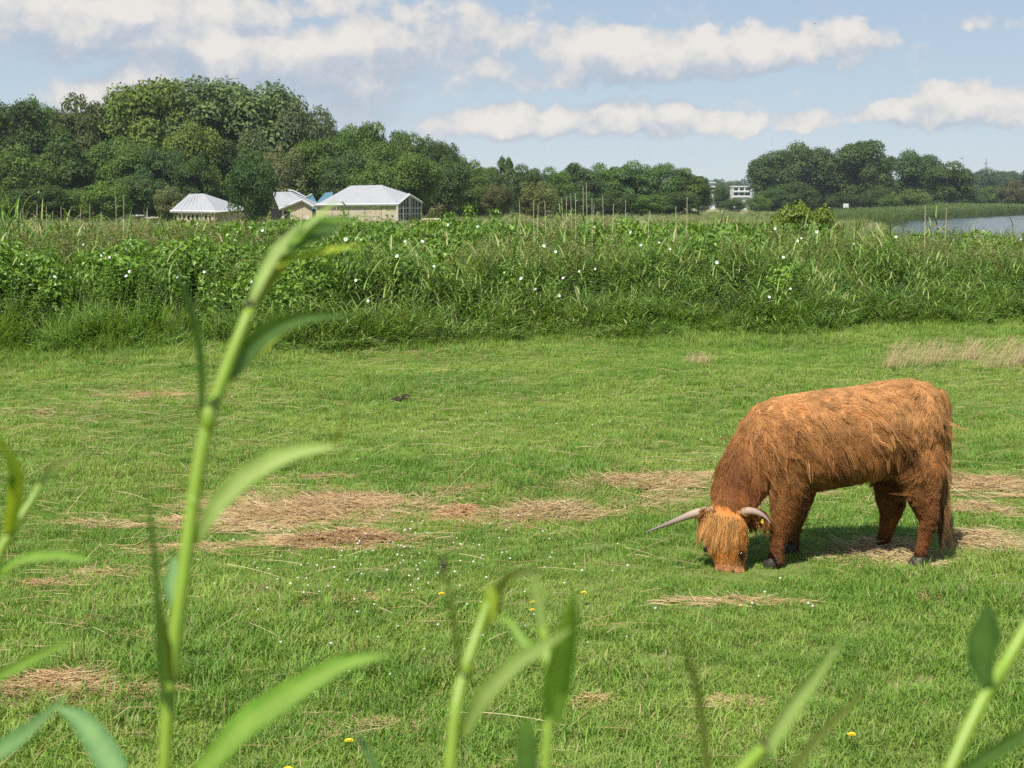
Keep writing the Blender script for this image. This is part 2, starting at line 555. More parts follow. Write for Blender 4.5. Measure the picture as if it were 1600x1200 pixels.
n4 = t.noise(t.vm('MULTIPLY', pos, (.9, 2.2, 1)), 1.1, 4.0, .65)
cg = t.mix(t.m('MULTIPLY', t.ss(n4, .58, .74), .42), cg, c4((.34, .30, .13)))
cg = t.mix(t.m('MULTIPLY', t.ss(n4, .44, .30), .45), cg, c4((.075, .175, .026)))
finish(t, cg, .5, .25, .35, t.vm('MULTIPLY', cg, (1.3, 1.3, .6)))

r_ = np.random.default_rng(11)
gp = []
for i in range(8): gp.append(blade_tuft(r_, 52, .090, .018, .046, .0046, .75).mesh('grass_tuft', [M_grass]))
for i in range(6): gp.append(blade_tuft(r_, 44, .080, .03, .072, .0050, .8).mesh('grass_tuft', [M_grass]))
for i in range(3): gp.append(blade_tuft(r_, 22, .06, .06, .125, .0050, .65).mesh('grass_tuft', [M_grass]))
g_coll = proto_collection('grass_tufts', gp, 'grass_tuft')
def pasture_points(n, ylo, yhi, r):
    y = r.uniform(ylo ** 1.0, yhi, n * 3); x = r.uniform(-1, 1, n * 3) * (y * .46 + 2.0)
    keep = (y < front(x) + 1.0) & (r.uniform(size=n * 3) < (y * .46 + 2.0) / (yhi * .46 + 2.0))
    return x[keep][:n], y[keep][:n]
xa, ya = pasture_points(40000, 4.2, 12.0, r_)
xb, yb = pasture_points(53000, 12.0, 27.0, r_)
gx = np.concatenate([xa, xb]); gy = np.concatenate([ya, yb])
lush = smoothnoise(gx, gy, 21, 4, 1.1) + .5 * smoothnoise(gx, gy * 2.2, 22, 3, 2.5)
far = np.clip((gy - 12) / 12, 0, 1)
pick = np.where(r_.uniform(size=len(gx)) < .5 + .3 * lush, r_.integers(8, 14, len(gx)), r_.integers(0, 8, len(gx)))
pick = np.where((lush > .6) & (r_.uniform(size=len(gx)) < .18), r_.integers(14, 17, len(gx)), pick)
edge = np.clip((gy - front(gx) + 2.0) / 2.0, 0, 1)
pick = np.where(r_.uniform(size=len(gx)) < edge * .7, r_.integers(14, 17, len(gx)), pick)
sc = r_.uniform(.62, 1.08, len(gx)) * (1 + .2 * np.clip(lush, -1, 1)) * (1 + .25 * far) * (1 + .6 * edge)
for (hx_, hy_) in [tuple(ground(a, b)[:2]) for a, b in ((1212, 886), (1238, 874), (1440, 876), (1378, 862), (1140, 900))]:
    sc = sc * (1 - .55 * np.exp(-(((gx - hx_) ** 2 + (gy - hy_ + .13) ** 2) / .19 ** 2)))
scatter('pasture_grass', 'short grazed green grass covering the pasture', np.stack([gx, gy, gz(gx, gy)], 1),
        np.stack([r_.normal(0, .1, len(gx)), r_.normal(0, .1, len(gx)), r_.uniform(0, 6.28, len(gx))], 1),
        np.stack([sc, sc, sc * r_.uniform(.8, 1.2, len(gx))], 1), pick, g_coll)

# one dark clod in the sward
acc = Acc(); rk = np.random.default_rng(8)
for k in range(5):
    ball(acc, (rk.normal(0, .045), rk.normal(0, .03), .02 + .008 * k), rk.uniform(.03, .05), 9, 6, .6)
q = ground(627, 627); o = link('soil_clod', acc.mesh('soil_clod', [plain('dark_soil', (.05, .035, .025), .9, .1, .4, 40, .6, 60)], True), None, (q[0], q[1], float(gz(q[0], q[1])) + .02))
tag(o, 'small dark clod lying alone in the upper middle of the pasture', 'clod')

# white clover heads all over the sward
M_clover = plain('clover_white', (.62, .62, .55), .7, .2)
ca = Acc()
rc = np.random.default_rng(5)
for cx, cyy, n in [(560, 880, 60), (660, 880, 70), (440, 940, 26), (760, 880, 26), (620, 640, 30), (1200, 800, 24), (640, 870, 40), (900, 620, 20), (700, 690, 16), (300, 620, 14), (1040, 690, 20), (800, 1000, 20), (1150, 990, 14), (1000, 650, 30), (500, 1050, 14)]:
    for k in range(int(n * .6)):
        p = ground(cx + rc.normal(0, 110), cyy + rc.normal(0, 34))
        z = float(gz(p[0], p[1]))
        ball(ca, (p[0], p[1], z + rc.uniform(.05, .085)), rc.uniform(.0042, .0075), 6, 4, .85)
tag(link('clover_flowers', ca.mesh('clover_flowers', [M_clover])), 'small white clover heads dotted through the pasture grass', kind='stuff')

# yellow dandelion-like flowers, few enough to count
M_yellow = plain('petal_yellow', (.75, .52, .02), .5, .2)
M_stalk = plain('flower_stalk', (.10, .18, .04), .6, .3)
fa = Acc()
for ringn, rr, zz in ((14, .017, .004), (10, .011, .008)):
    for k in range(ringn):
        q = 2 * math.pi * k / ringn + ringn
        d = np.array([math.cos(q), math.sin(q), 0]); s = np.array([-math.sin(q), math.cos(q), 0]) * .0028
        fa.add([d * .002 + s * .5, d * rr + s + (0, 0, zz), d * rr * 1.1 + (0, 0, zz), d * rr - s + (0, 0, zz), d * .002 - s * .5], [(0, 1, 2, 3, 4)])
m_dand = fa.mesh('dandelion_head', [M_yellow])
sa = Acc(); tube(sa, [(0, 0, -.08), (.002, 0, -.04), (0, 0, 0)], [.0016, .0015, .002], 5)
m_dst = sa.mesh('dandelion_stem', [M_stalk])
DPX = [(833, 945), (912, 933), (832, 958), (1330, 1158), (450, 1192), (545, 1150), (1567, 607), (1338, 582), (655, 580), (1210, 614), (690, 930)]
DLB = place_labels([q[0] for q in DPX], [(0, 620, 'near the bottom right of the tall stem'), (620, 672, 'high in the pasture'), (672, 1000, 'around the middle shoots'), (1000, 1320, 'above the shoulder of the cow'), (1320, 1700, 'right of that shoulder')], 'small yellow flower, %s %s')
for i, (px, py) in enumerate(DPX):
    p = ground(px, py, .07)
    o = empty('dandelion', (p[0], p[1], float(gz(p[0], p[1])) + .075), DLB[i], 'flower', 'yellow flowers dotted over the pasture')
    link('flower_head', m_dand, o); link('stem', m_dst, o)

# ================================================================== HAY
HAYC = np.array([[.46, .33, .165], [.52, .40, .21], [.40, .27, .13], [.57, .465, .265], [.33, .22, .105]])
def hay_strands(r, n, L, Wd, H, ang, red=0.0, lmin=.10, lmax=.32, spread=.45, kp=4):
    u = r.normal(0, .56, (int(n * 1.6), 2)); q_ = (u ** 2).sum(1)
    lob = smoothnoise(u[:, 0] * 3.2 + n * .37, u[:, 1] * 3.0 + L, 77, 4, 1.5)
    u = u[(q_ < 3.2) & (r.uniform(size=len(u)) < np.clip((.85 if n > 1300 else .42) + 1.3 * lob - .20 * np.clip(q_ - .6, 0, 2), .03, 1))]
    n = len(u)
    rr = np.sqrt((u ** 2).sum(1))
    lump = .75 + .35 * np.sin(u[:, 0] * 5 + 1) * np.sin(u[:, 1] * 4 + .5)
    H = H * .72
    hh = H * np.clip(1 - rr ** 1.6, 0.02, 1) * lump
    c = np.stack([u[:, 0] * L / 2, u[:, 1] * Wd / 2, hh * r.uniform(.55, 1.05, n)], 1)
    th = ang + r.normal(0, spread, n) + np.where(r.uniform(size=n) < .18, r.uniform(0, 3.14, n), 0)
    ln = r.uniform(lmin, lmax, n)
    t_ = np.linspace(-.5, .5, kp)
    d = np.stack([np.cos(th), np.sin(th), r.normal(0, .20, n)], 1)
    sd = np.stack([-np.sin(th), np.cos(th), np.zeros(n)], 1)
    bow = r.normal(0, .12, n)
    P = c[:, None, :] + d[:, None, :] * (t_[None, :, None] * ln[:, None, None])
    P += sd[:, None, :] * (bow * ln)[:, None, None] * (t_ ** 2)[None, :, None] * 4
    P[:, :, 2] = np.maximum(P[:, :, 2], .015)
    # ends droop with the heap
    P[:, :, 2] -= (np.abs(t_) ** 2)[None, :] * (ln * .25)[:, None] * np.clip(hh / .08, 0, 1)[:, None]
    P[:, :, 2] = np.maximum(P[:, :, 2], .012)
    cols = HAYC[r.integers(0, 5, n)] * r.uniform(.75, 1.2, n)[:, None]
    cols[:, 1] *= 1 - .17 * red; cols[:, 2] *= 1 - .22 * red
    return P, cols

rh = np.random.default_rng(23)
HAY = [  # px, py, w px, h px (along the ground), heap height m, strands, redness, label
    (225, 621, 115, 10, .05, 500, .5, 'thin flat streak of tan hay alone in the upper left of the pasture'),
    (545, 790, 330, 48, .10, 4600, .3, 'long heap of tan hay just right of the tall green stem'),
    (545, 846, 190, 14, .12, 1500, .5, 'dark edged ridge of hay below the long heap, shading the grass'),
    (718, 808, 80, 20, .10, 900, .9, 'small reddish brown hay clump between the two long heaps'),
    (738, 776, 110, 16, .07, 700, .2, 'pale hay scrap behind the reddish clump'),
    (855, 806, 200, 30, .11, 2400, .1, 'pale bleached hay heap tapering towards the right, right of the reddish clump'),
    (965, 766, 340, 48, .09, 4400, .2, 'wide swath of hay running towards the neck of the cow'),
    (1530, 752, 170, 20, .08, 1500, .3, 'hay swath behind the rump of the cow, farthest of those beside its tail'),
    (1525, 792, 95, 18, .10, 900, .1, 'hay heap beside the tail of the cow, between two others'),
    (1530, 850, 125, 40, .13, 1900, -.1, 'yellowish hay heap with long straws by the tail tip of the cow'),
    (1385, 866, 140, 28, .12, 2000, -.2, 'straw heap lying round the hind hooves of the cow'),
    (82, 913, 95, 10, .06, 520, .5, 'small hay scrap left of the tall stem, above the dead-looking streak'),
    (525, 937, 135, 14, .05, 620, .3, 'broken line of hay below the dark edged ridge'),
    (180, 968, 130, 6, .05, 420, .3, 'narrow combed streak of hay just left of the tall stem'),
    (90, 1078, 220, 34, .10, 1900, .5, 'broad reddish hay mat in the lower left corner of the pasture'),
    (275, 808, 50, 18, .07, 420, .4, 'little hay clump tucked just behind the tall stem'),
    (315, 852, 150, 12, .05, 600, .3, 'thin hay streak crossing behind the tall stem'),
    (125, 816, 150, 12, .05, 520, .3, 'faint hay streak behind the small shoot at the left edge'),
    (585, 1131, 110, 10, .06, 520, .3, 'small hay scrap right of the big bottom leaf'),
    (1160, 955, 165, 7, .05, 460, .1, 'low comb of hay in front of the muzzle of the cow'),
    (1458, 943, 55, 8, .05, 260, .6, 'tiny hay tuft in the grass below the hind legs of the cow'),
    (928, 1100, 60, 12, .06, 380, .7, 'tiny reddish hay tuft right of the two middle shoots'),
    (1150, 1109, 80, 8, .06, 360, .3, 'tiny hay tuft by the tip of the pale leaf at the bottom'),
    (1105, 532, 70, 8, .05, 320, .3, 'tan hay scrap at the foot of the weed belt'),
    (912, 539, 46, 5, .05, 200, .5, 'smallest hay scrap at the foot of the weed belt'),
    (165, 893, 125, 10, .05, 460, .2, 'thin pale hay scrap close left of the tall stem'),
    (510, 745, 130, 8, .04, 380, .1, 'sparse straw streak above the long hay heap'),
    (225, 992, 90, 8, .05, 300, .3, 'short hay dash under the narrow combed streak'),
    (290, 572, 70, 8, .05, 240, .6, 'faint tan hay scrap near the weed belt behind the narrow leaf'),
    (835, 556, 50, 6, .04, 180, .6, 'tan hay fleck in the upper middle of the pasture'),
    (60, 652, 120, 5, .04, 240, .3, 'faint straw line low in the upper left of the pasture'),
    (640, 800, 160, 30, .06, 1300, .2, 'loose hay bridging the long heap and the reddish clump'),
    (1010, 800, 150, 16, .05, 700, .1, 'faint hay scrap between the bleached heap and the horn of the cow'),
    (460, 1060, 150, 12, .04, 420, .2, 'scattered hay behind the tip of the big bottom leaf'),
]
for (px, py, wp, hp, H, n, red, lab) in HAY:
    c = ground(px, py); l = ground(px - wp / 2, py); rr = ground(px + wp / 2, py)
    L = np.linalg.norm(rr - l) * 1.12
    Wd = max(abs(ground(px, py - hp / 2)[1] - ground(px, py + hp / 2)[1]), .12) * 1.15
    z = float(gz(c[0], c[1]))
    P, cols = hay_strands(rh, int(n * (1.35 if n > 1300 else (.7 if py > 880 else 1.0))), L, Wd, H, rh.normal(.05, .1), red, .10, min(.34, .12 + L * .22))
    P[:, :, 2] -= .004
    rad = np.repeat((rh.uniform(.0011, .0024, len(P)))[:, None], 4, 1); rad[:, -1] *= .6
    o = strands('hay_heap', P, rad, cols, M_straw, None, (c[0], c[1], z))
    tag(o, lab, 'hay', 'heaps of mown hay on the pasture')

# loose straws everywhere
n = 7500
y = rh.uniform(4.6, 22.5, n * 2); x = rh.uniform(-1, 1, n * 2) * (y * .38 + .8)
k = (rh.uniform(size=n * 2) < (y * .38 + .8) / 9.4) & (y < front(x)); x, y = x[k], y[k]
dn = smoothnoise(x, y, 31, 3, .8) + np.where((y > 8) & (y < 12.5), .5, 0)
k = rh.uniform(size=len(x)) < .45 + .5 * dn; x, y = x[k], y[k]
n = len(x)
th = rh.normal(0, .6, n); ln = rh.uniform(.05, .15, n) + .3 * rh.uniform(size=n) ** 4; t_ = np.linspace(-.5, .5, 4)
up = rh.uniform(size=n) < .15
d = np.stack([np.cos(th), np.sin(th), np.where(up, rh.uniform(.2, .9, n), rh.normal(0, .1, n))], 1)
P = np.stack([x, y, gz(x, y) + rh.uniform(.03, .07, n)], 1)[:, None, :] + d[:, None, :] * t_[None, :, None] * ln[:, None, None]
P[:, :, 2] += np.where(up, ln * .25, 0)[:, None] - (t_ ** 2)[None, :] * (ln * .10)[:, None]
cols = HAYC[rh.integers(0, 5, n)] * rh.uniform(.8, 1.3, n)[:, None]
o = strands('loose_straw', P, np.repeat(rh.uniform(.0008, .0016, n)[:, None], 4, 1), cols, M_straw)
tag(o, 'single dry straws scattered over the pasture', kind='stuff')

# dry standing grass tufts by the weed belt, upper right
DRY = [(1395, 578, 40, .42, 'narrow upright tuft of dry tan grass nearest the back of the cow'),
       (1440, 572, 70, .40, 'reddish tan dry grass tuft standing second along the belt edge'),
       (1475, 566, 60, .32, 'low brownish dry grass tuft in the middle of the row'),
       (1555, 578, 70, .42, 'widest pale dry grass tuft, leaning right by the photo edge'),
       (1515, 560, 40, .30, 'thin wispy dry grass tuft left of the widest pale one'),
       (1595, 575, 40, .34, 'dry grass tuft cut by the right photo edge'),
       (1090, 572, 60, .14, 'short bleached grass tuft above the shoulder of the cow')]
for (px, py, wp, hh, lab) in DRY:
    c = ground(px, py); n = 95
    wd = wp / F * c[1]
    b = np.stack([rh.normal(0, wd * .22, n), rh.normal(0, .12, n), np.zeros(n)], 1)
    h = hh * rh.uniform(.5, 1.1, n)
    ln_ = rh.normal(.38, .22, n) * h
    s_ = np.linspace(0, 1, 4)
    P = b[:, None, :] + np.stack([ln_[:, None] * s_ ** 1.6, (rh.normal(0, .1, n) * h)[:, None] * s_, h[:, None] * s_], -1)
    cols = np.array([.50, .37, .21]) * rh.uniform(.7, 1.25, n)[:, None]
    o = strands('dry_grass_tuft', P, np.repeat(rh.uniform(.0012, .0025, n)[:, None], 4, 1) * np.array([1, .9, .7, 1.0]), cols, M_straw, None, (c[0], c[1], float(gz(c[0], c[1]))))
    tag(o, lab, 'dry grass', 'dry grass tufts near the weed belt')


# ================================================================== WEED BELT (mass of reeds, nettles, bindweed)
def leaf2(acc, base, d, nrm, L, W, tint, mi=0, droop=.2):
    d = d / np.linalg.norm(d); s = np.cross(d, nrm); s /= np.linalg.norm(s) + 1e-9; nn = np.cross(s, d)
    mid = base + d * L * .42 - nn * L * 0.02
    tip = base + d * L - np.array([0, 0, L * droop])
    acc.add([base, mid + s * W / 2 + nn * W * .18, tip, mid - s * W / 2 + nn * W * .18, mid], [(0, 1, 4), (1, 2, 4), (0, 4, 3), (4, 2, 3)], tint, mi)

def strip(acc, base, d0, L, W, droop, tint, mi=0, seg=4):
    """long arching leaf"""
    d0 = d0 / np.linalg.norm(d0)
    side = np.cross(d0, (0, 0, 1.)); side /= np.linalg.norm(side) + 1e-9
    p = base.copy(); d = d0.copy(); V = []
    for i in range(seg + 1):
        u = i / seg
        ww = W * (1 - u ** 2.2) * (.75 + .5 * min(u * 3, 1) * .5) / 2
        if i < seg: V += [p - side * ww, p + side * ww]
        else: V += [p]
        d = d + np.array([0, 0, -droop / seg]); d /= np.linalg.norm(d)
        p = p + d * L / seg
    Fc = [(2 * i, 2 * i + 1, 2 * i + 3, 2 * i + 2) for i in range(seg - 1)] + [(2 * seg - 2, 2 * seg - 1, 2 * seg)]
    acc.add(V, Fc, tint, mi)

def nettle(r, stems=4, H=1.5, thin=.08):
    acc = Acc()
    for s in range(stems):
        b = np.array([r.normal(0, .12), r.normal(0, .12), 0]); ln = r.normal(0, .10, 2); h = H * r.uniform(.7, 1.05)
        path = [b + np.array([ln[0] * u * u * h, ln[1] * u * u * h, u * h]) for u in np.linspace(0, 1, 5)]
        tube(acc, path, [.006, .005, .005, .004, .002], 3, .2, 1, False)
        nn = int(h / .075)
        for k in range(2, nn):
            u = k / nn; p = b + np.array([ln[0] * u * u * h, ln[1] * u * u * h, u * h])
            q = k * 1.57 + r.uniform(-.3, .3)
            L = (.145 - thin * u) * r.uniform(.8, 1.2)
            for sgn in (0, math.pi):
                d = np.array([math.cos(q + sgn), math.sin(q + sgn), r.uniform(-.1, .5)])
                leaf2(acc, p, d, np.array([0, 0, 1.]) + r.normal(0, .2, 3), L, L * .42, r.uniform() * .8 + .2 * u, 0, r.uniform(.1, .4))
    return acc

def bindweed(r, n=210, rad=.36, H=1.2):
    """drape of heart-shaped leaves over hidden stems"""
    acc = Acc()
    for k in range(n):
        q = r.uniform(0, 2 * math.pi); u = r.uniform() ** .7
        z = H * (1 - .75 * r.uniform() ** 1.3)
        rr = rad * (1.05 - .45 * z / H) * math.sqrt(r.uniform(.45, 1))
        p = np.array([math.cos(q) * rr, math.sin(q) * rr, z])
        nrm = np.array([math.cos(q), math.sin(q), 1.1]) + r.normal(0, .45, 3); nrm /= np.linalg.norm(nrm)
        d = np.cross(nrm, r.normal(0, 1, 3)); d[2] -= .5; d -= nrm * np.dot(d, nrm); d /= np.linalg.norm(d)
        s = np.cross(d, nrm); L = r.uniform(.045, .085); W = L * .8
        acc.add([p, p - d * L * .18 + s * W * .38, p + d * L * .25 + s * W * .5 + nrm * .008, p + d * L, p + d * L * .25 - s * W * .5 + nrm * .008, p - d * L * .18 - s * W * .38, p + d * L * .4 - nrm * .006],
                [(0, 1, 2, 6), (6, 2, 3), (0, 6, 4, 5), (6, 3, 4)], r.uniform())
    return acc

def reed(r, stems=3, H=1.8, dry=0.0):
    acc = Acc()
    for s in range(stems):
        b = np.array([r.normal(0, .14), r.normal(0, .14), 0]); ln = r.normal(0, .07, 2); h = H * r.uniform(.75, 1.05)
        path = [b + np.array([ln[0] * u * u * h, ln[1] * u * u * h, u * h]) for u in np.linspace(0, 1, 5)]
        tube(acc, path, [.005, .005, .004, .003, .0015], 3, .6, 1, False)
        nn = int(h / .14); q = r.uniform(0, 6.28)
        for k in range(2, nn + 1):
            u = k / (nn + .2); p = b + np.array([ln[0] * u * u * h, ln[1] * u * u * h, u * h])
            q += math.pi + r.normal(0, .35)
            d = np.array([math.cos(q), math.sin(q), r.uniform(1.3, 3.0)])
            strip(acc, p, d, r.uniform(.34, .62), r.uniform(.022, .036), r.uniform(.6, 1.6), r.uniform(), 0, 4)
    return acc

def sedge(r, n=46, H=.8, wid=.010):
    acc = Acc()
    for k in range(n):
        q = r.uniform(0, 6.28); b = np.array([r.normal(0, .09), r.normal(0, .09), 0])
        d = np.array([math.cos(q) * .45, math.sin(q) * .45, r.uniform(.9, 1.6)])
        strip(acc, b, d, H * r.uniform(.6, 1.15), wid * r.uniform(.7, 1.3), r.uniform(.5, 1.8), r.uniform(), 0, 4)
    return acc

def fluff(r, H=1.6):
    """hemp-agrimony / willowherb tops: leafy stems ending in airy brownish heads"""
    acc = nettle(r, 4, H * .93)
    for s in range(5):
        b = np.array([r.normal(0, .14), r.normal(0, .14), H * r.uniform(.75, .95)])
        n = 60
        C = b + r.normal(0, 1, (n, 3)) * np.array([.05, .05, .09]) + np.array([0, 0, .06])
        cards(acc, C, r.normal(0, 1, (n, 3)) + np.array([0, 0, .4]), r.uniform(.007, .016, n), 1.3, r.uniform(0, 1, n), 2, r)
    return acc

M_nettle = leaf_mat('nettle_leaf', [(0, (.052, .125, .016)), (.5, (.120, .245, .030)), (1, (.21, .36, .05))], .28, .45, .35, 1.6, .42)
M_nstem = plain('weed_stem', (.10, .13, .04), .6, .3)
M_bind = leaf_mat('bindweed_leaf', [(0, (.085, .18, .020)), (.5, (.145, .26, .028)), (1, (.22, .34, .045))], .34, .38, .45, 1.4, .34)
M_reed = leaf_mat('reed_leaf', [(0, (.085, .17, .034)), (.6, (.175, .285, .056)), (.93, (.29, .39, .10)), (1, (.42, .36, .19))], .30, .5, .25, 1.4, .36)
M_rstem = plain('reed_stem', (.16, .18, .06), .5, .4)
M_sedge = leaf_mat('sedge_leaf', [(0, (.12, .24, .030)), (.6, (.20, .35, .046)), (.88, (.28, .40, .075)), (.94, (.33, .29, .13)), (1, (.42, .35, .18))], .30, .45, .4, .6, .25)
M_fluff = leaf_mat('seed_fluff', [(0, (.14, .17, .05)), (.6, (.21, .22, .085)), (1, (.30, .26, .13))], .3, .8, .1, .8, .2)

rb = np.random.default_rng(41)
protos = []
for i in range(5): protos.append(nettle(rb).mesh('nettle_clump', [M_nettle, M_nstem, M_fluff]))           # 0-4   H 1.5
for i in range(5): protos.append(bindweed(rb).mesh('bindweed_drape', [M_bind]))                            # 5-9   H 1.2
for i in range(6): protos.append(reed(rb).mesh('reed_clump', [M_reed, M_rstem]))                           # 10-15 H 1.8
for i in range(5): protos.append(sedge(rb).mesh('sedge_clump', [M_sedge]))                                 # 16-20 H .8
for i in range(4): protos.append(fluff(rb).mesh('agrimony_clump', [M_nettle, M_nstem, M_fluff]))           # 21-24 H 1.6
PH = np.array([1.5] * 5 + [1.2] * 5 + [1.9] * 6 + [.85] * 5 + [1.6] * 4)
b_coll = proto_collection('weed_sorts', protos, 'weed')

def belt_h(x, t_):
    base = np.interp(t_, [-.6, 0, .5, 1.2, 2.2, 4.5, 9, 16], [.16, .46, .84, 1.12, 1.38, 1.58, 1.74, 1.78])
    base = base * np.interp(x, [7, 9.5], [1.0, .86])          # lower in front of the lake
    return base * (1 + .10 * smoothnoise(x, t_ * 1.2, 51, 3, 1.1))

# undergrowth body below the leaves, coloured dark for the shade in the gaps
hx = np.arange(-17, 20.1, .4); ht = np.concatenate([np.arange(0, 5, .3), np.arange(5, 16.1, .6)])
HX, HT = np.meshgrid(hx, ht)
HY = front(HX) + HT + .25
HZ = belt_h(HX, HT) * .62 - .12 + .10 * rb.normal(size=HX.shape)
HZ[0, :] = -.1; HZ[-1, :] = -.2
um = bpy.data.meshes.new('dark_underlay')
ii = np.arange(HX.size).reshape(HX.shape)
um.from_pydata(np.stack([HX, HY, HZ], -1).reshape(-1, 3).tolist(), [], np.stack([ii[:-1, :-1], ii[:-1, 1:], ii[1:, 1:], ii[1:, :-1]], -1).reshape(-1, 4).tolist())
M_under = plain('dark_underlay', (.022, .036, .012), .9, .05, .5, 6.0, .6, 30)
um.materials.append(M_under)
tag(link('dark_underlay', um), 'dark sheet under the weed belt standing for the shade between its plants', kind='stuff')

bx, bt = [], []
def addpts(n, t0, t1):
    bx.append(rb.uniform(-1, 1, n) * 14.5 + .8); bt.append(rb.uniform(t0, t1, n))
addpts(2600, -.55, .6); addpts(5200, .3, 3.2); addpts(3600, 3.2, 8.5); addpts(2600, 8.5, 14.5)
bx = np.concatenate(bx); bt = np.concatenate(bt)
gap = smoothnoise(bx, bt, 81, 3, 2.6)
k = (gap > -.22) | (rb.uniform(size=len(bx)) < .30)
bx, bt = bx[k], bt[k]; by = front(bx) + bt
z1 = smoothnoise(bx, bt * .8, 61, 3, .55); z2 = smoothnoise(bx, bt * .8, 62, 3, .6); z3 = smoothnoise(bx, bt, 63, 3, .8)
u = rb.uniform(size=len(bx))
sort = np.zeros(len(bx), int)
wN = np.clip(.55 + .5 * z1, .05, 2); wB = np.clip(-.10 + .65 * z2 + .22 * (bx < -1), .01, 2) * (bt > .9); wR = np.clip(.42 + .8 * z3 + .22 * (bx > 0) + .35 * ((bx > .3) & (bx < 8) & (bt < 4.5)), .06, 2)
wS = np.where(bt < .9, .55, .10); wF = np.clip(.18 - .5 * z2, .02, 1.0) * (bt > 2.2)
W_ = np.stack([wN, wB, wR, wS, wF], 1); W_ /= W_.sum(1)[:, None]
cs = W_.cumsum(1); sort = (u[:, None] > cs).sum(1)
start = np.array([0, 5, 10, 16, 21]); cnt = np.array([5, 5, 6, 5, 4])
pk = start[sort] + (rb.uniform(size=len(bx)) * cnt[sort]).astype(int)
hh = belt_h(bx, bt) * rb.uniform(.72, 1.12, len(bx)) * (1 + .22 * np.clip(smoothnoise(bx, bt, 71, 3, 2.2), -.6, 1.2))
hh = np.minimum(hh, np.interp(bx, [7, 9.5], [1.80, 1.52]) * rb.uniform(.80, 1.04, len(bx)))
hh = np.where((rb.uniform(size=len(bx)) < .05) & (bt > 3) & (sort != 1) & (sort != 3), hh * 1.14, hh)
hh = np.where((bt > 7) & (bx < 8), np.maximum(hh, rb.uniform(1.58, 1.78, len(bx))), hh)
hh = np.where(sort == 2, hh * 1.04, hh); hh = np.where(sort == 3, np.minimum(hh * 1.25, 1.0), hh)
sz = hh / PH[pk]; sxy = np.clip(sz, .65, 1.1) * rb.uniform(.9, 1.2, len(bx))
scatter('weed_belt', 'dense belt of nettles, reeds and bindweed bordering the pasture', np.stack([bx, by, np.zeros(len(bx)) - .02], 1),
        np.stack([rb.normal(0, .08, len(bx)), rb.normal(0, .08, len(bx)), rb.uniform(0, 6.28, len(bx))], 1),
        np.stack([sxy, sxy, sz], 1), pk, b_coll)

# bindweed flowers, countable
M_petal = plain('bindweed_petal', (.66, .66, .64), .5, .3, .04)
M_calyx = plain('bindweed_calyx', (.09, .17, .04), .6, .3)
fa = Acc()
nP = 10
rings = [(.004, -.045), (.009, -.025), (.020, -.008), (.036, .002), (.040, .0)]
V = []
for rr, zz in rings:
    for k in range(nP):
        q = 2 * math.pi * k / nP
        V.append((rr * math.cos(q) * (1 + .06 * (k % 2)), rr * math.sin(q) * (1 + .06 * (k % 2)), zz))
Fc = [(i * nP + k, i * nP + (k + 1) % nP, (i + 1) * nP + (k + 1) % nP, (i + 1) * nP + k) for i in range(4) for k in range(nP)]
fa.add(V, Fc)
me_tr = fa.mesh('bindweed_trumpet', [M_petal], True)
sa = Acc(); tube(sa, [(0, 0, -.10), (.004, 0, -.07), (0, 0, -.04)], [.002, .002, .007], 6)
me_cal = sa.mesh('bindweed_calyx', [M_calyx])
FLW = [(130, 382), (158, 399), (171, 402), (197, 431), (202, 424), (277, 433), (393, 440), (319, 425), (660, 377), (522, 348), (678, 416), (633, 377), (746, 354), (814, 435), (880, 434), (905, 424), (836, 452),
       (868, 393), (850, 384), (874, 462), (985, 363), (1001, 383), (1030, 379), (1047, 389), (1202, 464), (1235, 451), (1224, 402), (1246, 376), (1252, 372), (1276, 362), (1211, 357), (1334, 381), (1400, 370),
       (700, 351), (620, 400), (540, 374), (85, 432), (60, 300), (410, 360), (575, 470), (930, 420), (1595, 374), (1120, 410), (556, 438)]
ZN = [(0, 235, 'at the left end of the belt'), (235, 430, 'below the low hall'), (430, 665, 'below the big hall'), (665, 760, 'right of the glazed gable'), (760, 960, 'below the dead reed stalks'), (960, 1195, 'left of the yellow bush'), (1195, 1300, 'below the yellow bush'), (1300, 1700, 'at the lake end of the belt')]
FLB = place_labels([q[0] for q in FLW], ZN, 'white bindweed flower, %s %s')
for i, (px, py) in enumerate(FLW):
    # where the ray meets the belt's leafy surface
    y = 18.0
    while y < 40:
        q = at(px, py, y); tt = y - front(q[0])
        if tt > -.4 and q[2] < belt_h(np.array([q[0]]), np.array([tt]))[0] * 1.12: break
        y += .05
    q = at(px, py, y - .12)
    o = empty('bindweed_flower', q, FLB[i], 'flower', 'white bindweed flowers on the weed belt')
    s = rb.uniform(.45, .75)
    o.scale = (s, s, s)
    o.rotation_euler = (R(rb.uniform(45, 85)), 0, R(rb.uniform(-50, 30)))
    link('trumpet', me_tr, o); link('calyx', me_cal, o)

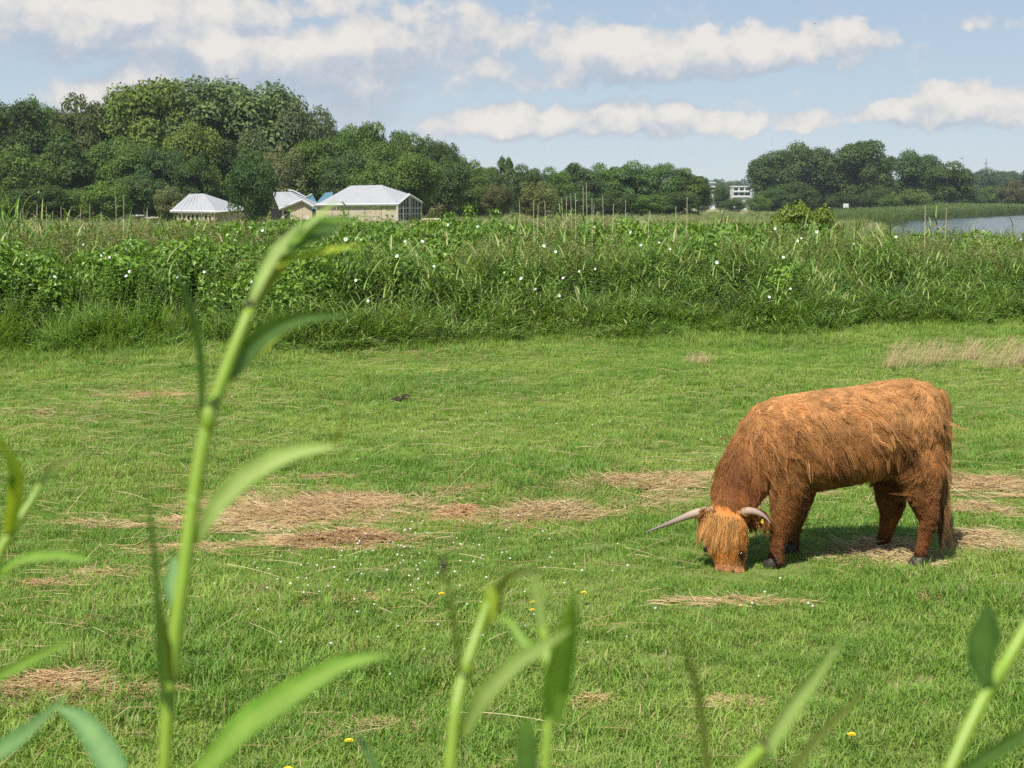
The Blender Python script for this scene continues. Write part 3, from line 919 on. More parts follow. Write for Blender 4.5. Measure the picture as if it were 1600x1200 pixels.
# dry reed stalks sticking out above the belt
M_dry = plain('dry_stalk', (.56, .48, .32), .7, .2, .2)
STK = [(183, 306, 347), (190, 305, 350), (282, 322, 356), (315, 328, 352), (331, 324, 356), (332, 330, 356), (527, 322, 352), (633, 322, 348), (815, 315, 350), (832, 313, 352), (838, 320, 350), (854, 315, 352), (880, 310, 352), (886, 308, 352), (893, 302, 354), (898, 302, 352),
       (912, 290, 350), (916, 285, 350), (922, 310, 352), (930, 318, 352), (946, 305, 350), (958, 318, 372), (973, 312, 350), (1060, 322, 350), (1075, 308, 350), (1101, 345, 360), (1012, 330, 352), (1448, 320, 345), (60, 318, 352), (80, 330, 352), (95, 322, 350), (142, 318, 350), (230, 330, 352), (35, 326, 352), (52, 330, 350), (72, 322, 350), (108, 328, 352), (120, 324, 350), (160, 330, 352), (1475, 325, 350)]
SLB = place_labels([q[0] + .01 * i for i, q in enumerate(STK)], [(0, 240, 'left of the low hall'), (240, 430, 'before the low hall'), (430, 700, 'before the big hall'), (700, 909, 'from the willow to the tall cluster'), (909, 990, 'in the tall cluster and right after it'), (990, 1200, 'left of the yellow bush'), (1200, 1700, 'before the lake')], 'thin dead reed stalk, %s %s')
for i, (px, p0, p1) in enumerate(STK):
    y = 29.5 + rb.uniform(-3, 4); top = at(px + rb.normal(0, 3), p0, y); bot = at(px, p1 + 60, y)
    b0 = np.array([bot[0] + rb.normal(0, .05), y, 0.0])
    acc = Acc(); tube(acc, [b0 - b0, (top - b0) * .5 + np.array([rb.normal(0, .01), 0, 0]), top - b0], [.0062, .0055, .004], 5)
    for k in range(2):
        hz = rb.uniform(.7, .95); pp = (top - b0) * hz; strip(acc, pp, np.array([rb.choice([-1, 1]) * .5, rb.normal(0, .3), 1.]), rb.uniform(.15, .3), .014, 1.6, .5)
    o = link('dry_reed_stalk', acc.mesh('dry_reed_stalk', [M_dry]), None, b0)
    tag(o, SLB[i], 'reed', 'dead reed stalks above the weed belt')

# taller reeds and docks that rise above the skyline of the belt
def standing(name, acc_fn, px, ptop, y, label, cat, group=None, mats=None, H=1.8, seed=0, sxy=1.0):
    r = np.random.default_rng(seed + 100)
    top = at(px, ptop, y)
    me = acc_fn(r).mesh(name, mats)
    zmax = max(v.co.z for v in me.vertices)
    o = link(name, me, None, (top[0], y, 0))
    o.scale = (sxy, sxy, top[2] / zmax)
    o.rotation_euler[2] = r.uniform(0, 6)
    return tag(o, label, cat, group)
RM = [M_reed, M_rstem]
for i, (px, pt, y, lab) in enumerate([(12, 284, 26, 'tall drooping reed clump at the left photo edge above the belt'), (45, 302, 27, 'lower reed clump next to the one at the left photo edge'), (100, 312, 28, 'thin reed clump left of the pair of dry stalks'),
                                      (890, 318, 29, 'reed clump standing among the dead stalks right of the willow'), (1475, 318, 30, 'single arching reed in front of the lake'), (1380, 338, 31, 'bright arching reed clump right of the yellow bush'), (1545, 352, 31, 'spiky reed clump below the lake at the right edge'), (968, 318, 29, 'leaning reed right of the dead stalks')]):
    standing('tall_reed', lambda r: reed(r, (16, 12, 8, 7, 2, 6, 6, 5)[i], 1.9), px, pt, y, lab, 'reed', 'green reeds rising above the belt', RM, 1.9, i)
NM = [M_nettle, M_nstem, M_fluff]
for i, (px, pt, y, lab) in enumerate([(531, 318, 28, 'nettle-like weed spire just right of the stem tip, before the big hall'), (566, 324, 28, 'weed spire before the middle of the wall of the big hall'), (600, 322, 28.5, 'weed spire before the right end of the wall of the big hall'), (465, 322, 29, 'weed spire before the gabled middle building'), (440, 330, 29, 'low weed spire left of the middle building gable')]):
    standing('weed_spire', lambda r: nettle(r, 7, 1.9, .01), px, pt - 6, y, lab, 'weed', 'weed spires before the halls', NM, 1.9, 20 + i, .8)
for i, (px, pt, y, lab) in enumerate([(735, 318, 27.5, 'leafy bindweed column climbing above the belt beside the brown shrub'), (700, 328, 27.5, 'leafy bindweed mound carrying white flowers left of the climbing column'), (775, 325, 28, 'leafy bindweed shoot right of the climbing column')]):
    standing('bindweed_column', lambda r: bindweed(r, 220, .30, 1.6), px, pt, y, lab, 'bindweed', 'bindweed climbing above the belt', [M_bind], 1.6, 40 + i, .75)

# white umbels at the far left
M_umb = plain('umbel_white', (.62, .62, .52), .8, .1)
for i, (px, pt, lab) in enumerate([(216, 337, 'white flat topped umbel left of the low hall'), (238, 340, 'second white umbel close to the low hall')]):
    y = 27; top = at(px, pt, y)
    o = empty('umbel_plant', (top[0], y, 0), lab, 'flower', 'white umbels in the belt')
    sa = Acc(); tube(sa, [(0, 0, 0), (.02, 0, top[2] * .6), (0, 0, top[2] - .06)], [.007, .006, .004], 5)
    for k in range(10):
        q = k * .63; tube(sa, [(0, 0, top[2] - .07), (.10 * math.cos(q), .10 * math.sin(q), top[2] - .005)], [.0025, .002], 3)
    link('stem', sa.mesh('umbel_stem', [M_nstem]), o)
    fa = Acc(); n = 220
    C = np.stack([rb.normal(0, .055, n), rb.normal(0, .055, n), top[2] + rb.normal(0, .008, n)], 1)
    cards(fa, C, rb.normal(0, .3, (n, 3)) + np.array([0, 0, 1.]), rb.uniform(.006, .011, n), 1, rb.uniform(0, 1, n))
    link('flower_head', fa.mesh('umbel_head', [M_umb]), o)

# yellowing angelica plant in the middle of the belt's face
M_ang = leaf_mat('angelica_leaf', [(0, (.22, .26, .03)), (.6, (.32, .34, .045)), (1, (.42, .40, .07))], .35, .5, .35, 3, .15)
M_angs = plain('angelica_stem', (.36, .30, .12), .6, .3)
q0 = ground(718, 520)
o = empty('angelica_plant', (q0[0], q0[1], 0), 'yellowing angelica plant with straw coloured stems at the front of the belt', 'plant')
sa = Acc(); fa = Acc(); ra = np.random.default_rng(77)
for k in range(5):
    x0 = ra.normal(0, .05); x1 = x0 + ra.normal(0, .12); hgt = ra.uniform(.55, 1.15)
    pth = spline([(x0, 0, 0), (x0 + .02, -.02, hgt * .5), (x1, -.05, hgt)], 6); tube(sa, pth, np.linspace(.008, .004, 6), 5)
    n = 26
    C = pth[-1] + ra.normal(0, 1, (n, 3)) * np.array([.09, .07, .09])
    for c in C:
        d = c - pth[-1]; leaf2(fa, c, d + np.array([0, 0, .02]), np.array([0, -.5, 1.]) + ra.normal(0, .3, 3), ra.uniform(.05, .09), .045, ra.uniform())
n = 260
C = np.stack([ra.normal(.12, .13, n), ra.normal(0, .08, n), 1.32 + ra.normal(0, .04, n)], 1)
ga = Acc(); cards(ga, C, ra.normal(0, .4, (n, 3)) + np.array([0, 0, 1.]), ra.uniform(.008, .014, n), 1.2, ra.uniform(0, 1, n))
tube(sa, [(0, 0, 0), (.06, -.01, .8), (.12, 0, 1.3)], [.009, .007, .004], 5)
link('stem', sa.mesh('angelica_stem', [M_angs]), o); link('foliage', fa.mesh('angelica_leaves', [M_ang]), o); link('seed_head', ga.mesh('angelica_seed', [M_fluff]), o)

# ================================================================== TREES
def crown(r, kind):
    """unit crown: width 1 (x,y in +-.5), height 1; leaf clumps spread over many lobes"""
    acc = Acc()
    if kind == 'round':   zc, rz, rxy, nb, br, nl, ls = .56, .44, .42, 46, (.10, .18), 14000, .0112
    elif kind == 'tall':  zc, rz, rxy, nb, br, nl, ls = .53, .47, .40, 56, (.07, .14), 13500, .0098
    elif kind == 'bush':  zc, rz, rxy, nb, br, nl, ls = .42, .52, .43, 46, (.09, .17), 11000, .0122
    elif kind == 'loose': zc, rz, rxy, nb, br, nl, ls = .60, .40, .40, 30, (.07, .13), 4200, .0150
    elif kind == 'cone':  zc, rz, rxy, nb, br, nl, ls = .50, .50, .42, 50, (.07, .13), 11000, .0108
    cs_, rs_ = [], []
    for k in range(nb):
        v = r.normal(size=3); v /= np.linalg.norm(v)
        v[2] = abs(v[2]) * .9 + v[2] * .1 if r.uniform() < .35 else v[2]
        d = r.uniform(.55, .98)
        p = np.array([v[0] * rxy * d, v[1] * rxy * d, zc + v[2] * rz * d])
        if kind == 'cone':
            f = 1.15 * (1 - p[2]) + .12; p[:2] *= f
        if kind == 'tall':
            p[:2] *= .78 + .30 * (1 - p[2])
        cs_.append(p); rs_.append(r.uniform(*br))
    cs_ = np.array(cs_); rs_ = np.array(rs_)
    w_ = rs_ ** 2; w_ /= w_.sum()
    which = r.choice(nb, nl, p=w_)
    v = r.normal(size=(nl, 3)); v /= np.linalg.norm(v, axis=1)[:, None]
    if kind != 'bush': v[:, 2] = np.where(v[:, 2] < -.35, -v[:, 2], v[:, 2])
    rad = rs_[which] * (1 + r.normal(0, .13, nl))
    str_ = np.array([1, 1, 1.35]) if kind == 'tall' else np.array([1, 1, .82])
    P = cs_[which] + v * rad[:, None] * str_
    if kind == 'tall': P += v * np.array([.2, .2, 1.0]) * (r.uniform(size=nl) ** 3)[:, None] * .04
    zmx = np.quantile(P[:, 2], .998); P[:, 2] = np.maximum(P[:, 2] / zmx, .02); cs_[:, 2] /= zmx
    nrm = v + r.normal(0, .38, (nl, 3)) + np.array([0, 0, .2])
    tint = np.clip(.5 + r.normal(0, .18, nl) + (r.uniform(-.14, .14, nb))[which], 0, 1)
    size = ls * r.uniform(.6, 1.5, nl)
    cards(acc, P, nrm, size, 1.35, tint, 0, r)
    # stray sprigs round the outline
    n2 = nl // 9
    w2 = r.choice(nb, n2); v = r.normal(size=(n2, 3)); v /= np.linalg.norm(v, axis=1)[:, None]; v[:, 2] = np.abs(v[:, 2])
    P2 = cs_[w2] + v * (rs_[w2] * r.uniform(.95, 1.10, n2))[:, None]
    cards(acc, P2, r.normal(size=(n2, 3)), ls * r.uniform(.5, 1.0, n2), 1.5, r.uniform(.3, .9, n2), 0, r)
    return acc

M_leaf, t = new_mat('tree_foliage')
oi = t.n('ShaderNodeObjectInfo')
tn = tint_out(t)
v = t.m('MULTIPLY_ADD', tn, 1.15, .42)
vec = t.n('ShaderNodeCombineXYZ', {0: t.m('MULTIPLY_ADD', tn, .18, .91), 1: 1.0, 2: t.m('MULTIPLY_ADD', tn, -.2, 1.1)}).outputs[0]
cl = t.vm('MULTIPLY', oi.outputs['Color'], vec)
cl = t.vm('SCALE', cl, scale=v)
finish(t, cl, .6, .15, .28, t.vm('MULTIPLY', cl, (1.3, 1.35, .6)))
M_bark = plain('bark', (.09, .075, .055), .9, .1, .35, 3.0, .6, 8)

LEAFK = np.array([1.16, 1.10, .98])
rt = np.random.default_rng(91)
CROWNS = {}
for kind, n in (('round', 5), ('tall', 3), ('bush', 4), ('loose', 2), ('cone', 2)):
    CROWNS[kind] = [crown(rt, kind).mesh('crown_' + kind, [M_leaf]) for _ in range(n)]
TRUNKS = []
for k in range(3):
    acc = Acc()
    main = spline([(0, 0, -.01), (rt.normal(0, .008), rt.normal(0, .008), .25), (rt.normal(0, .02), rt.normal(0, .02), .5), (rt.normal(0, .03), rt.normal(0, .03), .85)], 9)
    tube(acc, main, np.linspace(.032, .006, 9), 7)
    for j in range(7):
        u = .3 + .07 * j; i0 = min(int(u / .85 * 8), 7); q = j * 2.4
        p = main[i0]; e = p + np.array([math.cos(q) * .27, math.sin(q) * .27, .20])
        tube(acc, spline([p, p * .5 + e * .5 + np.array([0, 0, .03]), e], 5), np.linspace(.012, .003, 5), 5)
    TRUNKS.append(acc.mesh('trunk', [M_bark]))

def tree(px, ptop, wpx, y, kind, col, label, group, name='tree', base=0.0, depth=1.0):
    top = at(px, ptop, y); H = top[2] - base; Wd = wpx / F * y
    o = empty(name, (top[0], y, base), label, 'tree' if name != 'shrub' else 'shrub', group)
    k = rt.integers(0, len(CROWNS[kind]))
    c = link('crown', CROWNS[kind][k], o)
    c.scale = (Wd * 1.22, Wd * 1.15 * depth, H); c.rotation_euler[2] = rt.uniform(0, 6.28)
    if depth != 1.0: c.rotation_euler[2] = rt.choice([0, math.pi])
    c.color = (*[q * k_ * rt.uniform(.94, 1.06) for q, k_ in zip(col, LEAFK)], 1)
    tr = link('trunk', TRUNKS[rt.integers(0, 3)], o)
    s = min(H, Wd * 1.3)
    tr.scale = (s, s, H); tr.rotation_euler[2] = rt.uniform(0, 6.28)
    return o

DK = (.058, .100, .028); MD = (.086, .150, .034); LT = (.13, .19, .04); YG = (.118, .186, .036); SV = (.105, .150, .060); BR = (.105, .105, .046); GG = (.140, .170, .075); BL = (.064, .112, .038)
GL = 'wood behind the halls'
for row in [
    # back row, skyline from left to right
    (-60, 170, 130, 235, 'round', DK, 'dark tree mostly cut by the left photo edge'),
    (18, 160, 100, 232, 'round', DK, 'dark tree at the far left end of the skyline'),
    (62, 156, 70, 238, 'round', MD, 'narrow dark top between the left end tree and the brownish crown'),
    (126, 150, 100, 222, 'round', (.075, .098, .032), 'brownish dark crown left of the pale rounded giant'),
    (222, 127, 135, 225, 'round', YG, 'pale yellow green rounded giant, tallest on the left'),
    (268, 134, 70, 236, 'round', GG, 'pale shoulder crown behind the yellow green giant'),
    (352, 126, 185, 228, 'round', SV, 'broad silvery green giant at the top of the wood'),
    (292, 130, 110, 240, 'round', SV, 'silvery top between the two giants'),
    (418, 144, 100, 234, 'round', SV, 'silvery tree on the right flank of the broad giant'),
    (464, 158, 84, 226, 'round', (.092, .130, .058), 'upright grey green tree ending the high part of the wood'),
    (510, 182, 62, 240, 'tall', SV, 'slim spiky tree in the dip of the skyline'),
    (572, 194, 80, 240, 'round', MD, 'rounded tree starting the falling skyline right of the dip'),
    (535, 204, 60, 236, 'round', MD, 'low rounded tree just right of the slim spiky tree'),
    (625, 206, 64, 244, 'round', MD, 'middle rounded tree on the falling skyline'),
    (662, 216, 50, 246, 'round', BL, 'small dark top low on the falling skyline'),
    (692, 222, 44, 246, 'round', DK, 'dark knob closing the falling skyline'),
    (722, 246, 50, 255, 'round', MD, 'rounded tree at the foot of the falling skyline'),
    # middle row
    (28, 228, 100, 205, 'bush', MD, 'fresh green bushy tree low at the left photo edge'),
    (96, 200, 120, 212, 'cone', DK, 'dark layered conifer-like tree below the brownish crown'),
    (-40, 215, 100, 214, 'round', DK, 'dark tree behind the fresh bushy one, half out of the photo'),
    (172, 215, 90, 215, 'round', MD, 'mid green tree under the left edge of the pale giant'),
    (215, 225, 80, 208, 'round', MD, 'mid green tree below the middle of the pale giant'),
    (292, 192, 84, 208, 'round', YG, 'yellow green tree in the middle of the wood above the low hall'),
    (250, 232, 70, 200, 'round', BL, 'dark bluish tree left of the low hall roof'),
    (335, 215, 80, 214, 'round', DK, 'dark tree between the yellow green tree and the tree before the hall'),
    (308, 245, 64, 198, 'round', DK, 'dark crown directly over the low hall'),
    (392, 200, 80, 216, 'tall', SV, 'grey silver tree behind the single tree between the halls'),
    (440, 232, 70, 206, 'bush', GG, 'grey green willow-like tree behind the middle building'),
    (490, 220, 90, 214, 'round', MD, 'wide green tree behind the teal roof'),
    (545, 232, 80, 205, 'round', BL, 'dark green tree over the left half of the big hall roof'),
    (605, 225, 90, 214, 'round', MD, 'green tree over the right half of the big hall roof'),
    (585, 252, 70, 196, 'bush', MD, 'low bushy tree touching the ridge of the big hall'),
    (650, 240, 80, 208, 'round', MD, 'green tree right behind the glazed gable'),
    (700, 250, 70, 220, 'round', BL, 'dark tree right of the glazed gable behind the grey shrub'),
    # front row bushes
    (165, 285, 80, 180, 'bush', (.10, .17, .032), 'bright green shrubby tree left of the low hall'),
    (60, 290, 90, 182, 'bush', DK, 'dark shrub mass low left behind the reeds'),
    (115, 295, 70, 184, 'bush', MD, 'green shrub between the dark shrub mass and the bright one'),
    (215, 275, 70, 186, 'round', BL, 'dark green small tree against the end of the low hall'),
    (262, 292, 44, 183, 'bush', GG, 'little pale shrub peeping over the left end of the low hall'),
    (-10, 300, 80, 181, 'bush', MD, 'green shrub at the lower left photo edge behind the reeds'),
]:
    tree(*row, GL)
tree(392, 236, 70, 168, 'bush', (.056, .112, .034), 'dark green single tree standing between the low hall and the middle building', None)
GM = 'tree line right of the halls'
for row in [
    (692, 284, 60, 230, 'bush', GG, 'grey green rounded shrub right of the big hall'),
    (738, 276, 56, 238, 'round', MD, 'mid green tree left of the brown shrub'),
    (775, 288, 50, 226, 'bush', BR, 'brown leaved shrub in the tree line'),
    (842, 284, 66, 222, 'bush', (.13, .15, .055), 'olive willow dome right of the brown shrub'),
    (787, 246, 36, 262, 'loose', BL, 'spiky tufted tree sticking up from the tree line'),
    (760, 262, 60, 268, 'round', MD, 'rounded tree just left of the spiky tufted one'),
    (825, 258, 56, 268, 'round', BL, 'dark tree just right of the spiky tufted one'),
    (868, 262, 50, 275, 'round', MD, 'low crown in the tree line above the olive willow'),
    (905, 256, 56, 285, 'round', BL, 'bluish green crown above the dead reed stalks'),
    (945, 256, 56, 290, 'round', MD, 'green crown right of the dead reed stalks'),
    (988, 253, 64, 290, 'round', (.085, .155, .048), 'widest fresh crown in the middle of the tree line'),
    (1030, 256, 56, 292, 'round', (.085, .155, .048), 'fresh crown left of the end of the tree line'),
    (1068, 264, 56, 295, 'round', MD, 'rounded crown near the right end of the tree line'),
    (1092, 276, 34, 298, 'round', BL, 'small last crown at the right end of the tree line'),
    (905, 300, 70, 270, 'bush', BL, 'dark shrub under the bluish green crown'),
    (960, 298, 70, 275, 'bush', DK, 'dark shrub under the green crown'),
    (1015, 305, 70, 275, 'bush', MD, 'shrub below the widest fresh crown'),
    (1062, 300, 60, 280, 'bush', DK, 'dark shrub near the right end of the tree line'),
    (1126, 290, 26, 420, 'round', BL, 'small tree between the two white house fronts'),
    (1098, 302, 34, 400, 'bush', BL, 'shrub in front of the narrow white house'),
    (1146, 310, 40, 410, 'bush', BL, 'shrub at the foot of the white flat block'),
    (1184, 306, 36, 400, 'bush', MD, 'shrub at the left foot of the big lakeside trees'),
]:
    tree(*row, GM)
GRR = 'big trees by the lake'
for row in [
    (1208, 236, 76, 440, 'round', BL, 'left rounded tree of the big lakeside clump'),
    (1262, 224, 90, 450, 'round', (.066, .112, .040), 'broad second tree of the big lakeside clump'),
    (1310, 234, 70, 458, 'round', DK, 'dark middle tree of the big lakeside clump'),
    (1352, 221, 84, 450, 'round', DK, 'tallest dark tree at the right of the big lakeside clump'),
    (1388, 240, 34, 470, 'loose', BL, 'thin airy tree in the gap right of the tallest lakeside tree'),
    (1434, 236, 78, 455, 'round', BL, 'separate round tree right of the gap by the lake'),
    (1484, 254, 72, 440, 'round', DK, 'dark dome shaped tree at the right end of the lakeside group'),
    (1428, 296, 52, 400, 'bush', (.115, .17, .048), 'pale green shrub at the water before the round tree'),
    (1400, 285, 50, 470, 'bush', GG, 'grey green shrub in the gap behind the pale one'),
    (1395, 304, 40, 405, 'bush', MD, 'low shrub left of the pale green one'),
    (1322, 300, 60, 445, 'bush', DK, 'dark low bush added for the shaded underside of the middle lakeside trees'),  # low bushes from here added for the dark undersides of the trees
    (1355, 296, 46, 452, 'bush', BL, 'dark bluish low bush added for the shaded underside of the tallest lakeside tree'),
    (1285, 298, 56, 450, 'bush', DK, 'dark low bush added for tree shade behind the yellow green bush of the belt'),
    (1240, 285, 70, 430, 'bush', DK, 'dark low shrub added for the shaded underside of the left lakeside trees'),
    (1210, 296, 60, 425, 'bush', BL, 'low bush added for the shaded underside of the left rounded lakeside tree'),
    (1375, 290, 50, 436, 'bush', DK, 'dark low bush added for the shaded underside of the tallest lakeside tree'),
    (1536, 264, 56, 760, 'round', (.066, .108, .050), 'far hazy crown right of the dark dome'),
    (1512, 266, 36, 740, 'round', (.066, .108, .050), 'far small crown touching the dark dome'),
    (1575, 268, 50, 800, 'round', (.066, .108, .050), 'far hazy crown near the right photo edge'),
    (1612, 266, 60, 800, 'round', (.066, .108, .050), 'far hazy crown cut by the right photo edge'),
    (1582, 282, 44, 520, 'bush', (.11, .115, .045), 'brownish round tree near the right photo edge'),
    (1545, 292, 50, 540, 'bush', MD, 'green shrub left of the brownish round tree'),
    (1522, 300, 40, 530, 'bush', BL, 'dark shrub right of the dark dome'),
    (1612, 300, 50, 530, 'bush', MD, 'green shrub cut by the right photo edge beside the brownish tree'),
]:
    tree(*row, GRR)
# far wooded rise seen through the gap, and the wood behind: one mass each
def crown_mass(name, label, n, px0, px1, topf, y0, y1, col, wpx, r, kinds=('round',)):
    pts, rot, scl, ids = [], [], [], []
    ml = []
    mlm = M_leafmass[col]
    for k in range(n):
        px = r.uniform(px0, px1); y = r.uniform(y0, y1); top = at(px, topf(px) + r.uniform(0, 14), y)
        pts.append((top[0], y, -.8)); rot.append((0, 0, r.uniform(0, 6.28))); W0 = wpx * r.uniform(.8, 1.3) / F * y
        scl.append((W0, W0, top[2])); ids.append(r.integers(0, 6))
    meshes = []
    for me in (CROWNS['bush'] + CROWNS['round'])[:6]:
        m2 = me.copy(); m2.materials[0] = mlm; meshes.append(m2)
    return scatter(name, label, pts, rot, scl, ids, proto_collection(name + '_crowns', meshes, name))
def mass_mat(nm, c): return leaf_mat(nm, [(0, tuple(k * .6 for k in c)), (.5, c), (1, tuple(k * 1.45 for k in c))], .22, .6, .25, .06, .3)
M_leafmass = {'wood': mass_mat('wood_foliage', (.062, .112, .032)), 'hill': mass_mat('hill_foliage', (.060, .100, .048))}
rm = np.random.default_rng(17)
sky_l = lambda px: np.interp(px, [-200, 0, 60, 160, 175, 230, 380, 440, 490, 560, 640, 700, 760, 1095, 1110], [180, 172, 170, 172, 158, 145, 142, 160, 190, 210, 226, 240, 270, 276, 300])
crown_mass('wood', 'depth of the wood filling in behind the front trees', 110, -190, 760, sky_l, 245, 300, 'wood', 75, rm)
crown_mass('tree_belt', 'trees farther back in the low tree line', 40, 720, 1090, sky_l, 300, 340, 'wood', 50, rm)
crown_mass('far_wood', 'hazy wooded rise behind the white houses', 16, 1105, 1158, lambda p: 276 + abs(p - 1140) * .12, 1000, 1150, 'hill', 34, rm)
crown_mass('lakeside_wood', 'trees behind the lakeside clump', 26, 1185, 1500, lambda p: np.interp(p, [1185, 1230, 1360, 1400, 1440, 1500], [262, 245, 245, 285, 256, 280]), 480, 540, 'wood', 60, rm)
crown_mass('distant_wood', 'hazy far tree line across the lake', 40, 1490, 1680, lambda p: 272 + 3 * math.sin(p * .07), 820, 1000, 'hill', 40, rm)

# yellow-green elder bush rising from the belt
def bush_crown(r):
    acc = Acc(); n = 15000
    cb = np.stack([r.uniform(-.44, .44, 44), r.uniform(-.4, .4, 44), r.uniform(.25, .86, 44)], 1)
    cb[:, 2] *= 1 - .9 * cb[:, 0] ** 2
    wh = r.integers(0, 44, n); v = r.normal(size=(n, 3)); v /= np.linalg.norm(v, axis=1)[:, None]; v[:, 2] = np.abs(v[:, 2]) * .8 + .2 * v[:, 2]
    P = cb[wh] + v * r.uniform(.08, .17, n)[:, None]
    cards(acc, P, v + r.normal(0, .5, (n, 3)) + np.array([0, 0, .5]), r.uniform(.008, .018, n), 1.6, r.uniform(0, 1, n), 0, r)
    return acc
M_elder = leaf_mat('elder_leaf', [(0, (.10, .16, .02)), (.5, (.17, .235, .026)), (1, (.26, .32, .04))], .35, .45, .4, 2, .2)
y = 34; tp = at(1255, 314, y)
o = empty('elder_bush', (tp[0], y, 0), 'yellow green leafy bush rising above the weed belt before the lakeside trees', 'shrub')
c = link('crown', bush_crown(rm).mesh('elder_crown', [M_elder]), o); c.scale = (1.5, 1.2, tp[2] * 1.02)
sa = Acc()
for k in range(5): tube(sa, spline([(rm.normal(0, .08), rm.normal(0, .08), 0), (rm.normal(0, .2), rm.normal(0, .2), .9), (rm.normal(0, .4), rm.normal(0, .3), 1.8)], 5), np.linspace(.025, .008, 5), 5)
link('stem', sa.mesh('elder_stem', [M_bark]), o)
tp2 = at(1240, 296, 36.5)

# far meadow grass and the reed beds by the lake
r2 = np.random.default_rng(19)
mg = [sedge(r2, 40, 1.0, .02).mesh('meadow_tuft', [leaf_mat('meadow_grass', [(0, (.10, .17, .045)), (.5, (.19, .23, .085)), (1, (.36, .33, .17))], .25, .6, .2, .03, .35)]) for _ in range(4)]
n = 9000
my = 38 + (r2.uniform(size=n) ** 1.5) * 330; mx = r2.uniform(-.42, .42, n) * my
k = mx < shore(my) - 2; mx, my = mx[k], my[k]; n = len(mx)
s = r2.uniform(.35, .8, n) * np.clip(.55 + my / 260, .6, 1.7)
scatter('meadow_grass', 'pale tall grass of the meadow beyond the weed belt', np.stack([mx, my, np.zeros(n)], 1), np.stack([r2.normal(0, .1, n), r2.normal(0, .1, n), r2.uniform(0, 6.28, n)], 1),
        np.stack([s * 1.6, s * 1.6, s * .8], 1), r2.integers(0, 4, n), proto_collection('meadow_tufts', mg, 'meadow'))
M_shore = leaf_mat('shore_reed_leaf', [(0, (.055, .105, .028)), (.6, (.095, .155, .04)), (1, (.16, .20, .07))], .25, .5, .3, .05, .2)
rg = [reed(r2, 7, 2.0).mesh('shore_reed', [M_shore, M_rstem]) for _ in range(5)]
n = 9000
ry = 180 + r2.uniform(size=n) ** .75 * 470
rx = shore(ry) - r2.uniform(size=n) ** 1.3 * (4 + ry * .035) + 1.2
s = r2.uniform(.6, 1.1, n) * np.clip(ry / 300, .75, 1.2) * (1 + .2 * smoothnoise(ry * .05, rx * .05, 5, 3, 1.0))
ry = ry + r2.normal(0, 6, n)
k = (ry > 200) | (r2.uniform(size=n) < .5)
scatter('reed_bed', 'green reed bed along the far lake shore', np.stack([rx, ry, np.full(n, -.45)], 1)[k], np.stack([r2.normal(0, .05, n), r2.normal(0, .05, n), r2.uniform(0, 6.28, n)], 1)[k],
        np.stack([s * 1.9, s * 1.9, s], 1)[k], r2.integers(0, 5, n)[k], proto_collection('shore_reeds', rg, 'shore_reed'))

# ================================================================== BUILDINGS
def sheetmat(name, c, sc_, var=.08, rough=.5):
    return plain(name, c, rough, .3, var, sc_, .15, 6)
M_roof = sheetmat('white_roof_sheet', (.31, .315, .32), 1.2, .14)
M_trim = sheetmat('white_trim', (.55, .55, .54), 2)
M_board = sheetmat('beige_board', (.46, .385, .275), 1.5, .14, .8)
M_teal = sheetmat('teal_roof', (.03, .12, .17), 1.5, .15)
M_dark = plain('dark_interior', (.02, .02, .022), .7, .2)  # near-black colour stands in for the shade inside the halls
M_post = sheetmat('pale_timber_post', (.46, .40, .31), 3, .15, .8)
m_glass, t = new_mat('window_glass')
p = t.n('ShaderNodeBsdfPrincipled', {'Base Color': c4((.025, .03, .035)), 'Roughness': .3, 'Specular IOR Level': .06})
t.n('ShaderNodeOutputMaterial', {0: p.outputs[0]})

def slab_faces(acc, polys, th, mi=0):
    """roof skins with thickness"""
    for poly in polys:
        P = np.array(poly, float); nrm = np.cross(P[1] - P[0], P[2] - P[0]); nrm /= np.linalg.norm(nrm)
        if nrm[2] < 0: P = P[::-1]; nrm = -nrm
        n = len(P); V = np.concatenate([P, P - nrm * th])
        acc.add(V, [tuple(range(n)), tuple(range(2 * n - 1, n - 1, -1))] + [(i, i + n, (i + 1) % n + n, (i + 1) % n) for i in range(n)], .5, mi)

def part(name, acc, mats, par, smooth=False, loc=(0, 0, 0)):
    return link(name, acc.mesh(name, mats, smooth), par, loc)

def ridges(acc, a, b, c, d, n, rad=.05):
    """standing seams across a roof face a-b (eave) to d-c (ridge)"""
    a, b, c, d = map(lambda q: np.array(q, float), (a, b, c, d))
    for k in range(1, n):
        u = k / n
        tube(acc, [a + (b - a) * u + (0, 0, -.034), d + (c - d) * u + (0, 0, -.034)], [rad, rad], 4)

# --- big hall with glazed gable
Y0 = 173.0
def X(px, y=Y0): return at(px, 320, y)[0]
def Z(py, y=Y0): return at(640, py, y)[2]
B = empty('exhibition_hall', (X(560), Y0, 0), 'largest beige hall with white hipped roof and glazed gable at its right end', 'building')
def bl(par, px, py, y):           # photo point at depth y, in the building's own frame
    q = at(px, py, y); return q - np.array(par.location)
dep = 9.0
A0 = bl(B, 493, 320, Y0); A1 = bl(B, 621, 319, Y0); G1 = bl(B, 659, 316, Y0 + dep); AP = bl(B, 639, 303, Y0 + dep * .45)
RR = bl(B, 596, 289, Y0 + dep * .5); RL = bl(B, 548, 290, Y0 + dep * .5); A3 = np.array([A0[0] + 1.5, Y0 + dep - Y0, A0[2]])
acc = Acc(); slab_faces(acc, [[A0, A1, RR, RL], [A1, AP, RR], [AP, G1, RR], [G1, A3, RL, RR], [A3, A0, RL]], .12)
ridges(acc, A0 + (A1 - A0) * .1, A1 - (A1 - A0) * .05, RR, RL, 14)
rf = part('roof', acc, [M_roof], B)
acc = Acc()
